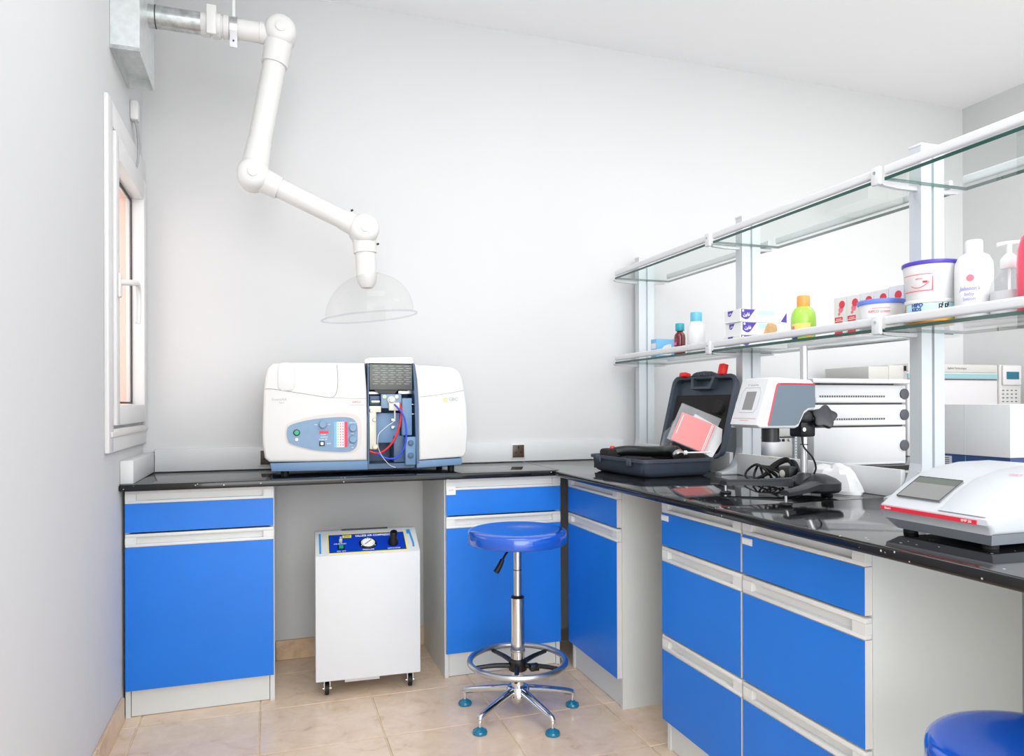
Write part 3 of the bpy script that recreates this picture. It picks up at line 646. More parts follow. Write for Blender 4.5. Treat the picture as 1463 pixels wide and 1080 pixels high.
MB().box(-.149, .149, -.184, .184, .012, .05).build('foam', 'black_foam', base)
for y in (-.12, .12):
    MB().cyl((.172, y-.03, .062), (.172, y+.03, .062), .008, n=12).build('hinge', 'case_plastic', base)
# lid: hinge at local x=.17, z=.066, leaning back
LM = Matrix.Translation((.176, 0, .066)) @ Matrix.Rotation(R(14), 4, 'Y')
def lrr(w_, h_, r_, x, cz=.165): return [(x, a, cz+bq) for a, bq in rrect(w_, h_, r_, 4)]
l = MB(LM); l.loft([lrr(.34, .27, .03, .042), lrr(.36, .29, .03, .039), lrr(.384, .312, .03, .033), lrr(.39, .318, .03, .012), lrr(.406, .334, .034, .011), lrr(.406, .334, .034, 0), lrr(.394, .322, .03, 0), lrr(.38, .306, .03, .006), lrr(.374, .30, .03, .032)])
lid = l.build('case_lid', 'case_plastic', case)
MB(LM).box(.022, .034, -.182, .182, .02, .255, .004).build('lid_foam', 'black_foam', lid)
MB(LM).lathe([(.028, 0), (.028, .02), (.025, .023)], (.023, -.125, .20), (-1, 0, 0), 24).build('foam_plug', 'black_foam', lid)
hdl = MB(LM)
o_ = [(-.078, .322), (-.072, .338), (-.05, .346), (0, .349), (.05, .346), (.072, .338), (.078, .322), (.062, .274), (-.062, .274)]
i_ = [(-.06, .316), (-.056, .320), (-.04, .324), (0, .326), (.04, .324), (.056, .320), (.06, .316), (.048, .284), (-.048, .284)]
hdl.loft([[(0, a, bq) for a, bq in o_], [(.022, a, bq) for a, bq in o_], [(.022, a, bq) for a, bq in i_], [(0, a, bq) for a, bq in i_], [(0, a, bq) for a, bq in o_]], False, False)
hdl.build('handle', 'case_plastic', lid)
for k in range(7): MB(LM).tube([(-.001, -.055+k*.018, .328), (-.001, -.046+k*.018, .342)], .0012, 4, 1).build('handle_rib', 'stand_black', lid)
MB(LM).box(-.014, .012, -.135, -.105, .328, .372, .004).build('latch', 'red', lid)
MB(LM).box(-.02, .012, .095, .14, .325, .345, .006).build('latch', 'red', lid)
# things in the case (world coordinates through the case frame)
CM = Matrix.Translation(CL) @ Matrix.Rotation(CB, 4, 'Z')
pr_ = thing('probe_tool', 'black angled hand probe with steel collar lying in the tool case', 'probe', tuple(CM @ Vector((-.02, .02, .05))))
p = MB(CM); p.tube([(-.125, .13, .068), (-.06, .09, .083), (.0, .03, .082), (.03, -.05, .086), (.03, -.10, .09)], .021, 14); p.build('grip', 'black_plastic', pr_)
p = MB(CM); p.box(-.14, -.07, .09, .16, .0505, .092, .012); p.build('grip_block', 'black_foam', pr_)
p = MB(CM); p.lathe([(.02, 0), (.022, .004), (.022, .014), (.018, .018)], (.03, -.138, .086), (0, -.75, -.65), 24); p.build('collar', 'satin_steel', pr_)
p = MB(CM); p.tube([(.03, -.09, .088), (.03, -.122, .092), (.03, -.14, .084)], .0215, 14); p.build('elbow', 'black_plastic', pr_)
p = MB(CM); p.lathe([(.012, 0), (.01, .008), (.003, .011)], (-.1, .12, .092), (0, 0, 1), 16); p.build('button', 'red', pr_)
p = MB(CM); p.box(.068, .145, -.16, .1, .0505, .08, .006); single(p, 'foam_block', 'black_foam', tuple(CM @ Vector((.07, -.03, .0505))), 'black foam block lying in the tool case under the red booklet', 'foam block')
p = MB(CM); p.tube([(.05, -.168, .088), (.155, -.175, .087)], .0026, 8, 1); p.lathe([(.008, 0), (.008, .008), (.005, .01)], (.05, -.168, .088), (-1, 0, 0), 14)
single(p, 'probe_rod', 'print_white', tuple(CM @ Vector((.1, -.17, .086))), 'thin white rod with a round tip on the black foam', 'rod')
# booklets in sleeves, leaning on the lid
def leaf(mb, cs, th, n):
    cs = [Vector(c) for c in cs]; nn = (cs[1]-cs[0]).cross(cs[3]-cs[0]).normalized()*th
    mb.loft([cs, [c+nn for c in cs]])
BM_ = CM @ Matrix.Translation((.085, -.115, .112)) @ Matrix.Rotation(R(-28), 4, 'Z') @ Matrix.Rotation(R(-16), 4, 'X') @ Matrix.Rotation(R(24), 4, 'Y')
bk = thing('booklet', 'red and white booklet in a clear sleeve leaning in the case lid', 'booklet', tuple(BM_ @ Vector((0, 0, 0))))
q = MB(BM_ @ Matrix.Rotation(R(0), 4, 'X')); q.box(-.06, .075, -.002, .002, .0, .118); q.build('cover', 'booklet_red', bk)
q = MB(BM_); q.box(.062, .0645, -.0026, -.0019, .004, .114); q.box(.068, .0695, -.0026, -.0019, .004, .114); q.box(-.052, -.05, -.0026, -.0019, .03, .11); q.build('cover_lines', 'print_white', bk)
q = MB(BM_); q.box(-.075, .085, -.0045, -.0042, -.004, .152); q.box(-.075, .085, .0044, .0047, -.004, .152); q.build('sleeve', 'sleeve_film', bk)
BM2 = BM_ @ Matrix.Translation((.03, .012, .008)) @ Matrix.Rotation(R(8), 4, 'Y')
q = MB(BM2); q.box(-.06, .08, -.002, .004, 0, .12); single(q, 'paper_manual', 'paper_white', tuple(BM2 @ Vector((0, 0, 0))), 'white paper manual tucked behind the red booklet', 'manual')
sl = MB(CM); n_ = 8; rows = []
for i in range(n_+1):
    a = i/n_; rows.append([(.105+.02*math.sin(a*9), .02+.085*a, .09), (.118+.012*math.sin(a*7+1), .02+.08*a, .145+.02*math.sin(a*5)), (.135+.006*math.cos(a*8), .03+.06*a, .20-.05*a+.012*math.sin(a*11))])
sl.loft([[*r_, *[(c[0]+.003, c[1], c[2]) for c in r_[::-1]]] for r_ in rows]); single(sl, 'plastic_sleeve', 'sleeve_film', tuple(CM @ Vector((.11, .06, .09))), 'empty crumpled clear plastic sleeve beside the red booklet', 'plastic sleeve')

# ================================================================== rotational viscometer on stand
vi = thing('viscometer', 'white viscometer head with small grey screen on a black forked stand', 'viscometer', (2.2, -1.53, ZW))
VY0, VY1 = -1.592, -1.468
hp = [(1.988, 1.036), (2.000, 1.027), (2.118, 1.025), (2.13, 1.03), (2.15, 1.066), (2.165, 1.075), (2.185, 1.078), (2.186, 1.150), (2.17, 1.162), (2.045, 1.168), (2.032, 1.163)]
head = MB().prism(hp, 'y', VY0, VY1, .006, seg=3).build('head', 'device_white', vi)
sidep = [(2.026, 1.033), (2.115, 1.033), (2.126, 1.038), (2.145, 1.073), (2.16, 1.082), (2.184, 1.084), (2.184, 1.148), (2.07, 1.149), (2.06, 1.146), (2.054, 1.138)]
for y_ in (VY0, VY1): MB().prism(sidep, 'y', y_-.0018, y_+.0018).build('side_panel', 'slate_panel', head)
for y_ in (VY0-.0021, VY1+.0021): MB().tube([(2.025, y_, 1.035), (2.0525, y_, 1.138), (2.058, y_, 1.147), (2.07, y_, 1.1505), (2.183, y_, 1.1495)], .0019, 6, 3).build('red_trim', 'red_stripe', head)
# front face frame: tilted plane from (1.988,1.036) to (2.032,1.163)
fu = Vector((2.032-1.988, 0, 1.163-1.036)).normalized(); fn = Vector((-fu.z, 0, fu.x)); fo = Vector((1.988, VY0, 1.036))
def FF(s, t, h=0): return fo + Vector((0, s, 0)) + fu*t + fn*h           # s from the near side to the far side
def fslab(s0, s1, t0, t1, h, nm, m, par=head): return MB().loft([[FF(s0, t0, k), FF(s1, t0, k), FF(s1, t1, k), FF(s0, t1, k)] for k in (-.001, h)]).build(nm, m, par)
fslab(.04, .084, .044, .098, .0008, 'screen', 'screen_grey')
fslab(.012, .112, .0175, .019, .0005, 'pink_line', 'pink_line')
fslab(.042, .082, .012, .0135, .0005, 'pink_line', 'pink_line'); 
MB().tube([FF(.03, .036, .0003), FF(.094, .036, .0003), FF(.104, .05, .0003), FF(.104, .096, .0003), FF(.094, .11, .0003), FF(.03, .11, .0003), FF(.02, .096, .0003), FF(.02, .05, .0003)], .0006, 4, 1, closed=True).build('bezel_line', 'print_grey', head)
text('Anton Paar', .008, 'print_grey', head, frame(((0, -1, 0), tuple(fu), tuple(fn)), FF(.058, .118, .0003))); MB().lathe([(.003, 0), (.002, .0005)], FF(.085, .119, 0), tuple(fn), 8).build('logo_mark', 'print_grey', head)
MB().cyl((2.082, -1.53, 1.026), (2.082, -1.53, .985), .0245, n=28).build('spindle_guard', 'black_plastic', vi)
cl = MB(); cl.box(2.168, 2.22, -1.556, -1.504, .998, 1.076, .006); cl.box(2.15, 2.2, -1.57, -1.49, 1.04, 1.07, .008); clamp = cl.build('clamp', 'black_plastic', vi)
MB().cyl((2.175, -1.556, 1.02), (2.175, -1.561, 1.02), .006, n=14).build('clamp_screw', 'satin_steel', clamp)
MB().cyl((2.2, -1.53, .865), (2.2, -1.53, 1.262), .0105, n=24).build('pole', 'satin_steel', vi); MB().cyl((2.2, -1.53, .974), (2.2, -1.53, .977), .0112, n=24).build('pole_ring', 'dark_gap', vi)
kn = MB(); pts = []
for i in range(60):
    a = 2*math.pi*i/60; rr_ = .0315+.0042*math.cos(5*a); pts.append((rr_*math.cos(a), rr_*math.sin(a)))
KM = Matrix.Translation((2.232, -1.575, 1.055)) @ Matrix.Rotation(R(70), 4, 'X') @ Matrix.Rotation(R(-28), 4, 'Y')
kn.M = KM; kn.prism(pts, 'z', -.011, .011, .004); kk = kn.build('clamp_knob', 'stand_black', vi)
MB().cyl((2.2, -1.54, 1.05), (2.232, -1.572, 1.054), .012, n=16).build('knob_stem', 'black_plastic', vi)
# forked base: rear body and two legs
def vleg(y_tip, y_root):
    zz = [(2.018, y_tip, .857, .017, .007), (2.06, y_tip+(y_root-y_tip)*.15, .858, .018, .008), (2.12, y_tip+(y_root-y_tip)*.5, .859, .022, .009), (2.19, y_root, .862, .032, .012), (2.245, y_root, .861, .036, .014)]
    L = []
    for x, y, z, hw, ht in zz: L.append([(x, y-hw, z-ht), (x, y-hw, z+ht*.3), (x, y-hw*.5, z+ht), (x, y+hw*.5, z+ht), (x, y+hw, z+ht*.3), (x, y+hw, z-ht)])
    return MB().loft(L).build('stand_leg', 'stand_black', vi)
l1 = vleg(-1.395, -1.49); l2 = vleg(-1.668, -1.57)
bb = MB(); bb.loft([[(2.235+ax*sc, -1.53+ay*sc*1.0, z) for ax, ay in rrect(.115, .155, .05, 5)] for z, sc in ((.838, .9), (.846, 1), (.866, 1), (.878, .8), (.888, .45))]); bb.build('stand_body', 'stand_black', vi)
MB().lathe([(.026, .86), (.022, .885), (.018, .892), (.0105, .894)], (2.2, -1.53, 0), n=24).build('pole_socket', 'stand_black', vi)
for x, y in ((2.026, -1.395), (2.022, -1.668), (2.262, -1.552)):
    f_ = MB(); f_.cyl((x, y, ZW+.006), (x, y, .853), .004, n=12); f_.build('levelling_screw', 'satin_steel', vi)
    MB().lathe([(.016, ZW+.0005), (.0175, ZW+.003), (.0165, ZW+.006), (.006, ZW+.008)], (x, y, 0), n=24).build('levelling_pad', 'black_rubber', vi)
cab = MB().tube([(2.18, -1.545, 1.003), (2.182, -1.55, .97), (2.205, -1.558, .94), (2.222, -1.553, .91), (2.222, -1.545, .89)], .0026, 8); cab.build('cable', 'black_rubber', vi)

# cables and bag
def cable(label, pts, r=.0042): single(MB().tube(pts, r, 8, 8), 'power_cable', 'black_rubber', (pts[0][0], pts[0][1], ZW), label, 'cable', 'coiled power cables')
cy, cx = -1.19, 2.30
cables = thing('power_cable', 'bundled black power cable coiled behind the viscometer stand', 'cable', (2.3, -1.22, ZW))
for k in range(5):
    pts = []
    for i in range(12):
        a = 2*math.pi*i/12; pts.append((cx+.012*math.sin(a*2+k)+.006*k, cy-.02*k+(.062-.006*k)*math.cos(a), ZW+.034+(.029-.002*k)*math.sin(a)+.003*k*math.cos(a)))
    MB().tube(pts, .0042, 8, 4, closed=True).build('cable_loop', 'black_rubber', cables)
for k in range(6):
    MB().tube([(cx+.004*k, -1.16-.012*k, ZW+.008+.004*k), (cx+.01+.004*k, -1.22, ZW+.03+.006*k), (cx+.02, -1.28-.006*k, ZW+.072+.004*k), (cx+.03, -1.33, ZW+.085-.006*k), (cx+.01, -1.38-.004*k, ZW+.055-.007*k), (cx-.01, -1.40, ZW+.018)], .0042, 8, 6).build('cable_strand', 'black_rubber', cables)
pg = MB(); pg.box(cx-.02, cx+.02, -1.37, -1.315, ZW+.02, ZW+.07, .008); plug = pg.build('plug', 'black_plastic', cables)
MB().lathe([(.012, 0), (.012, .003), (.009, .005)], (cx-.021, -1.34, ZW+.046), (-1, 0, 0), 18).build('plug_disc', 'cream_metal', plug)
MB().box(cx-.003, cx+.003, -1.275, -1.245, ZW+.088, ZW+.094, .001).build('plug_pin', 'cream_metal', cables)
bg = MB(); L = []
nseg = 26
for k, (z, s) in enumerate(((0, .95), (.010, 1.0), (.026, .95), (.044, .88), (.058, .82), (.069, .7), (.074, .45), (.072, .15))):
    row = []
    for i in range(nseg):
        a = 2*math.pi*i/nseg; nz = noise.noise(Vector((math.cos(a)*2.2, math.sin(a)*2.2, z*28+3)))*.22 if k else 0
        row.append((2.36+.045*s*(1+nz)*math.cos(a)*(1+.25*math.cos(2*a)), -1.487+.095*s*(1+nz*.8)*math.sin(a)+.18*z, ZW+.0006+z*(1+.25*noise.noise(Vector((math.cos(a)*1.5, math.sin(a)*1.5, 9))))))
    L.append(row)
bg.loft(L); bag = thing('plastic_bag', 'crumpled white plastic bag lying against the splash board', 'bag', (2.36, -1.487, ZW)); bg.build('bag', 'bag_white', bag, 22)
for dy, dz in ((-.012, .035), (.038, .042)): MB().tube([(2.31, -1.487+dy+.008*math.cos(a_*.8), ZW+dz+.008*math.sin(a_*.8)) for a_ in range(7)], .0014, 5, 3).build('red_print', 'print_pink', bag)
bp_ = MB().tube([(2.372, -1.405, ZW+.021), (2.36, -1.395, ZW+.035), (2.37, -1.39, ZW+.05)], lambda q: .018-.010*q, 9); bp_.build('bag_knot', 'bag_white', bag, 22)

# ================================================================== melting point meter
me_ = thing('melting_point_meter', 'low white melting point meter with a red stripe and slanted screen', 'meter', (2.12, -2.18, ZW))
MY0, MY1 = -2.305, -2.06
arc = [(1.942, .868), (1.936, .874), (1.937, .884), (1.950, .892), (1.965, .902), (2.0, .924), (2.045, .946), (2.09, .958), (2.15, .966), (2.24, .967), (2.30, .955), (2.315, .93), (2.315, .856), (1.945, .856)]
MB().prism(arc, 'y', MY0, MY1, .008, seg=3).build('housing', 'meter_white', me_)
MB().loft([[(x, y, z) for x, y in ((a, MY0+i_), (c, MY0+i_), (c, MY1-i_), (a, MY1-i_))] for z, a, c, i_ in ((.834, 1.967, 2.29, .02), (.8565, 1.947, 2.312, .004))]).build('base', 'device_base', me_)
for x in (1.99, 2.27):
    for y in (MY0+.04, MY1-.03): MB().cyl((x, y, ZW+.0005), (x, y, .836), .014, n=16).build('foot', 'black_rubber', me_)
MB().box(1.9345, 1.9375, MY0+.024, MY1-.006, .8735, .8815).build('red_stripe', 'red_stripe', me_)
text('Stuart', .0065, 'print_white', me_, frame('-x', (1.9342, MY1-.024, .8775))); text('SMP 50', .007, 'print_white', me_, frame('-x', (1.9342, MY0+.044, .8775)))
av = Vector((2.024-1.961, 0, .9365-.8995)); al = av.length; av.normalize(); an = Vector((-av.z, 0, av.x)); ao = Vector((1.961, 0, .8995))
def AA(y, t, h=0): return ao+Vector((0, y, 0))+av*t+an*h
def aslab(y0, y1, t0, t1, h0, h1, nm, m, par): return MB().loft([[AA(y0, t0, h), AA(y1, t0, h), AA(y1, t1, h), AA(y0, t1, h)] for h in (h0, h1)]).build(nm, m, par)
sc_ = aslab(-2.184, -2.084, 0, al, -.004, .0044, 'screen', 'screen_grey', me_)
aslab(-2.1835, -2.0845, al*.72, al*.985, .0042, .0048, 'screen_bar', 'screen_dark', sc_)
MB().tube([AA(y, t, .0046) for y, t in ((-2.084, 0), (-2.184, 0), (-2.184, al), (-2.084, al))], .001, 4, 1, closed=True).build('screen_rim', 'dark_gap', sc_)
MB().prism([(1.9395, .889), (1.955, .8965), (1.99, .921), (2.04, .947), (2.1, .962), (2.18, .969), (2.18, .966), (2.1, .956), (2.04, .94), (1.95, .886)], 'y', MY0+.012, -2.196, .002).build('heater_hatch', 'meter_white', me_)
text('stuart', .011, 'print_pink', me_, frame(((0, -1, 0), (.93, 0, .36), (-.36, 0, .93)), (2.07, -2.255, .9575)))

# ================================================================== instruments beyond the rack
stk = thing('instrument_stack', 'stack of white chromatography modules with vents against the back wall', 'instrument', (3.15, -.55, ZW))
SX0, SX1, SY = 2.90, 3.405, -.775
for k, (z0, z1) in enumerate(((ZW+.0005, .992), (.998, 1.090), (1.096, 1.175))):
    m_ = MB().box(SX0, SX1, SY, -.40, z0, z1, .006).build('module', 'device_white', stk)
    MB().box(SX0+.01, SX1-.012, SY-.003, SY, z0+.004, z0+.022 if k else z0+.012, .001).build('module_lip', 'device_grey', m_)
    kz = (z0+z1)/2
    MB().lathe([(.024, 0), (.024, .006), (.02, .008)], (SX1-.012, SY, kz), (0, -1, 0), 24).build('door_knob', 'print_dark', m_)
    if k:
        v = MB()
        for i in range(28): v.box(SX0+.03+i*.0128, SX0+.0375+i*.0128, SY-.0015, SY+.001, z0+.025, z0+.033)
        vo = v.build('vent_holes', 'print_dark', m_); vo['kind'] = 'stuff'
MB().box(SX0+.01, SX1-.01, SY+.012, -.42, .99, 1.098).build('spacer', 'dark_gap', stk)
MB().box(SX0-.03, SX1+.02, SY-.03, -.38, 1.181, 1.201, .005).build('top_tray', 'device_white', stk)
MB().box(SX0+.05, SX1-.05, SY+.02, -.44, 1.174, 1.182).build('tray_support', 'print_dark', stk)
gc = thing('gas_chromatograph', 'beige gas chromatograph with a teal stripe and small keypad display', 'instrument', (4.15, -.25, ZW))
GY = -.42
MB().box(3.80, 4.58, GY, -.03, ZW+.0005, 1.292, .006).build('cabinet_body', 'gc_pale', gc)
MB().box(3.80, 4.42, GY-.006, -.05, 1.255, 1.298, .005).build('lid', 'gc_beige', gc)
MB().box(3.80, 4.42, GY-.006, GY, 1.225, 1.248).build('teal_stripe', 'teal_stripe', gc)
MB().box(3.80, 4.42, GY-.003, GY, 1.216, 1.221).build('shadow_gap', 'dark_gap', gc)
MB().box(3.57, 3.70, -.40, -.1, 1.215, 1.282, .004).build('side_cover', 'gc_beige', gc); MB().box(3.70, 3.80, -.40, -.1, 1.215, 1.29, .004).build('injector_cover', 'gc_beige', gc)
kp = MB().box(4.425, 4.585, GY-.012, GY, 1.08, 1.30, .004).build('keypad_panel', 'gc_beige', gc)
MB().box(4.44, 4.575, GY-.024, GY-.012, 1.19, 1.296, .006).build('display_hood', 'gc_pale', kp); MB().box(4.462, 4.553, GY-.026, GY-.0235, 1.222, 1.262).build('display', 'teal_screen', kp)
for i in range(4):
    for j in range(4): MB().box(4.445+i*.032, 4.458+i*.032, GY-.0135, GY-.0118, 1.10+j*.02, 1.105+j*.02).build('key', 'print_dark', kp)
text('Agilent Technologies', .016, 'print_dark', gc, frame('-y', (4.13, GY-.0065, 1.277)))
wb = thing('blue_base_instrument', 'white boxy instrument with a dark blue base behind the rack post', 'instrument', (2.89, -1.62, ZW))
MB().box(2.68, 3.05, -1.79, -1.46, .94, 1.091, .002).build('white_cover', 'paper_white', wb); MB().box(2.684, 3.046, -1.786, -1.464, ZW+.0005, .94).build('blue_base', 'navy', wb)
MB().box(2.6795, 2.681, -1.651, -1.6495, .942, 1.09).build('cover_seam', 'device_grey', wb); MB().box(2.6835, 2.685, -1.651, -1.6495, .83, .938).build('base_seam', 'light_blue', wb)
rl_ = MB().box(2.6828, 2.684, -1.605, -1.555, .905, .934).build('rating_label', 'device_grey', wb)
for j in range(4): MB().box(2.6824, 2.6828, -1.597, -1.565, .909+j*.006, .911+j*.006).build('label_line', 'print_dark', rl_)
rr2 = thing('metal_instrument', 'grey metal instrument with rear connectors, below the viscometer head', 'instrument', (2.71, -.65, ZW))
MB().box(2.622, 2.792, -.78, -.52, ZW+.0005, .994, .003).build('metal_case', 'satin_steel', rr2); MB().box(2.618, 2.795, -.783, -.52, .961, 1.001, .002).build('beige_cover', 'gc_beige', rr2)
MB().box(2.62, 2.793, -.7835, -.78, .952, .959).build('dark_gap', 'dark_gap', rr2)
for i, x in enumerate((2.655, 2.692, 2.714, 2.735, 2.765)): MB().box(x, x+(.026 if i == 0 else .010), -.786, -.78, .937, .949, .003).build('connector', 'black_plastic' if i < 4 else 'cream_metal', rr2)
for x in (2.6145, 2.799):
    MB().box(x-.005, x+.005, -.786, -.78, ZW+.001, .998).build('rack_strip', 'device_grey', rr2)
    for j in range(12): MB().box(x-.002, x+.002, -.7866, -.7858, .838+j*.012, .843+j*.012).build('strip_hole', 'print_dark', rr2)
gb = thing('striped_carton', 'pale blue grey carton with dark stripes beside the metal instrument', 'carton', (2.57, -.7, ZW))
MB().box(2.538, 2.602, -.78, -.62, ZW+.0005, .998, .002).build('carton', 'device_base', gb)
for z in (.975, .957): MB().box(2.539, 2.601, -.7808, -.779, z, z+.005).build('stripe', 'print_navy', gb)

# ================================================================== products on the lower shelf
ZS = 1.3015
def bottle(name, label, cat, x, y, prof, m, cap=None, capm=None, sx=1, sy=1, n=28, z0=ZS, group=None):
    t = thing(name, label, cat, (x, y, z0), local=True, group=group)
    MB().lathe(prof, n=n, sx=sx, sy=sy).build('body', m, t, 50)
    if cap: MB().lathe(cap, n=n).build('cap', capm, t, 50)
    return t
# pale blue carton
t = thing('medicine_carton', 'small light blue and white carton beside the dark red bottle', 'carton', (2.44, -.30, ZS))
MB().box(2.40, 2.50, -.338, -.288, ZS, 1.394, .001).build('carton', 'light_blue', t)
wv = [(2.415, 1.32), (2.425, 1.345), (2.44, 1.362), (2.46, 1.37), (2.478, 1.372), (2.478, 1.32)]
MB().prism(wv, 'y', -.3386, -.338).build('white_wave', 'paper_white', t); MB().box(2.3994, 2.40, -.333, -.293, 1.35, 1.375).build('white_patch', 'paper_white', t)
t = bottle('syrup_bottle', 'small dark red bottle with teal cap', 'bottle', 2.42, -.505, [(.022, 0), (.0245, .003), (.0245, .085), (.022, .097), (.014, .106), (.013, .115)], 'bottle_red', [(.018, .112), (.0195, .114), (.0195, .142), (.0175, .145)], 'cap_teal')
MB().box(-.0252, -.0236, -.012, .006, .05, .062).build('price_tag', 'pink', t); MB().tube([(-.0247, .012, .03), (-.0247, .012, .08)], .0012, 4, 1).build('label_edge', 'print_pink', t)
bottle('jar_bottle', 'milky white bottle with pale blue cap', 'bottle', 2.42, -.632, [(.034, 0), (.0368, .004), (.0368, .1), (.034, .118), (.026, .132), (.023, .14)], 'milky', [(.023, .138), (.024, .14), (.024, .174), (.022, .178)], 'cap_blue')
t = bottle('small_jar', 'small clear jar partly hidden beside the tissue cartons', 'jar', 2.47, -.835, [(.017, 0), (.0175, .003), (.0175, .06)], 'milky', [(.0185, .062), (.0185, .098), (.017, .1)], 'paper_white')
MB().box(-.0192, -.018, -.005, .003, .074, .088).build('dark_print', 'socket_brown', t)
# tissue cartons
AR = '\ufee6\ufef3\ufe8e\ufed3'
def tissue(k, label):
    z0 = ZS+.0482*k; t = thing('tissue_carton', label, 'carton', (2.46, -.963, z0), group='stacked tissue cartons'); dx = (.0, .006, .0)[k]; X0, X1, Y0, Y1 = 2.362+dx, 2.572+dx, -1.01, -.913
    MB().box(X0, X1, Y0, Y1, z0, z0+.0475, .0008, seg=1).build('carton', 'paper_white', t)
    sh = [(0, 0), (.062, 0), (.05, -.014), (.038, -.029), (.03, -.036), (.02, -.038), (.01, -.035), (0, -.029)]
    MB().prism([(X0+.004+a, z0+.0465+c) for a, c in sh], 'y', Y0-.0004, Y0+.0002).build('purple_emblem', 'purple', t)
    text(AR, .0165, 'print_white', t, frame('-y', (X0+.0275, Y0-.0006, z0+.0265)), bold=.0003)
    MB().lathe([(.0042, 0), (.0042, .0003)], (X0+.0125, Y0-.0004, z0+.0405), (0, -1, 0), 14).build('white_dot', 'print_white', t)
    MB().prism([(Y1-.022-a*.55, z0+.0445+c*.55) for a, c in sh], 'x', X0-.0004, X0+.0002).build('purple_emblem', 'purple', t)
    text(AR, .010, 'print_white', t, frame('-x', (X0-.0006, Y1-.035, z0+.034)))
    MB().box(X0+.075, X0+.15, Y0-.0003, Y0, z0+.026, z0+.044).build('pale_print', 'print_sky', t)
    if k == 2:
        MB().prism([(X1-.03, z0+.004), (X1-.003, z0+.002), (X1-.003, z0+.04)], 'y', Y0-.0004, Y0+.0002).build('purple_corner', 'purple', t)
    if k == 1:
        MB().prism([(X0+.095, z0+.0), (X0+.105, z0+.03), (X0+.115, z0+.0455), (X0+.135, z0+.0465), (X0+.155, z0+.04), (X0+.158, z0+.02), (X0+.148, z0+.006), (X0+.115, z0+.004)], 'y', Y0-.0005, Y0+.0002).build('bread_print', 'bread', t)
tissue(0, 'lowest of three white tissue cartons with purple emblem'); tissue(1, 'middle tissue carton of the stack, with a brown bread like print'); tissue(2, 'topmost tissue carton of the stack, with a purple corner triangle')
# green bottle
t = bottle('shampoo_bottle', 'lime green bottle with orange cap', 'bottle', 2.41, -1.285, [(.033, 0), (.036, .004), (.0395, .05), (.0395, .078), (.036, .097), (.028, .110), (.02, .116)], 'bottle_green', [(.0195, .114), (.0205, .117), (.0205, .148), (.0185, .152)], 'cap_orange')
for z0_, z1_, m_, a0, a1, e in ((.02, .058, 'print_lemon', 165, 262, .0006), (.03, .05, 'print_pink', 168, 185, .001), (.006, .024, 'print_navy', 165, 200, .001), (.012, .035, 'print_orange', 246, 270, .001), (.07, .09, 'print_green', 168, 205, .0008)):
    p = MB(); L = []
    for i in range(9):
        a = R(a0+(a1-a0)*i/8); L.append([((.0395 if z > .045 else .036+.0035*z/.05)*math.cos(a)*(1+k), (.0395 if z > .045 else .036+.0035*z/.05)*math.sin(a)*(1+k), z) for z, k in ((z0_, .002), (z1_, .002), (z1_, .02+e), (z0_, .02+e))])
    p.loft(L) if z0_ < .06 else None
    if z0_ < .06: p.build('label_print', m_, t)
# five red and white cartons
names = ['red and white carton next to the lime green bottle', 'red and white carton, second in the row from the lime green bottle', 'red and white carton in the middle of the row of five', 'red and white carton behind the blue lidded tub, second from the rack post', 'red and white carton standing next to the rack post']
for k in range(5):
    y1 = -1.366-k*.0545; y0 = y1-.053; x = 2.462; zt = ZS+.134+(.003 if k == 4 else 0)
    t = thing('cream_carton', names[k], 'carton', (x+.02, (y0+y1)/2, ZS), group='row of red and white cartons')
    MB().box(x, x+.045, y0, y1, ZS, zt, .0008, seg=1).build('carton', 'paper_white', t)
    yc = (y0+y1)/2
    for dy, z_, r_, m_ in ((-.008, ZS+.110, .0125, 'print_red'), (-.003, ZS+.094, .010, 'print_pink'), (.004, ZS+.081, .005, 'print_pink')): MB().lathe([(r_, 0), (r_, .0004+.0001*z_)], (x, yc+dy, z_), (-1, 0, 0), 20).build('round_print', m_, t)
    MB().box(x-.0005, x, y0+.016, y1-.004, ZS+.004, ZS+.071).build('red_block', 'print_red', t); MB().box(x-.0008, x-.0004, y0+.016, y1-.006, ZS+.058, ZS+.060).build('white_line', 'print_white', t)
    text('cream', .009, 'print_white', t, frame('-x', (x-.0008, yc+.005, ZS+.065)))
# tubs
def tub(name, label, x, y, z0, prof, m, lid, lm): 
    t = thing(name, label, 'tub', (x, y, z0), local=True); MB().lathe(prof, n=40).build('tub_body', m, t, 50); MB().lathe(lid, n=40).build('lid', lm, t, 50); return t
def wrap(par, r, z0, z1, a0, a1, m, nm='print'):
    p = MB(); n_ = max(3, int(abs(a1-a0)/6)); p.loft([[(q*math.cos(R(a0+(a1-a0)*i/n_)), q*math.sin(R(a0+(a1-a0)*i/n_)), z) for q, z in ((r-.001, z0), (r+.0006, z0), (r+.0006, z1), (r-.001, z1))] for i in range(n_+1)]); return p.build(nm, m, par)
def curved_text(s_, size, m, par, r, z, ang, **k):
    a = R(ang); nrm = Vector((math.cos(a), math.sin(a), 0)); right = Vector((-math.sin(a), math.cos(a), 0)); text(s_, size, m, par, frame((tuple(right), (0, 0, 1), tuple(nrm)), nrm*(r+.0007)+Vector((0, 0, z))), bend=r, **k)
t = tub('cream_tub', 'white tub with periwinkle blue lid in front of the red and white cartons', 2.392, -1.626, ZS, [(.05, 0), (.055, .003), (.0605, .076)], 'milky', [(.063, .074), (.0645, .076), (.0645, .086), (.061, .088), (.0, .088)], 'lid_blue')
curved_text('KIPCO cream', .010, 'print_red', t, .0595, .052, 218); wrap(t, .0602, .061, .062, 200, 245, 'print_pink')
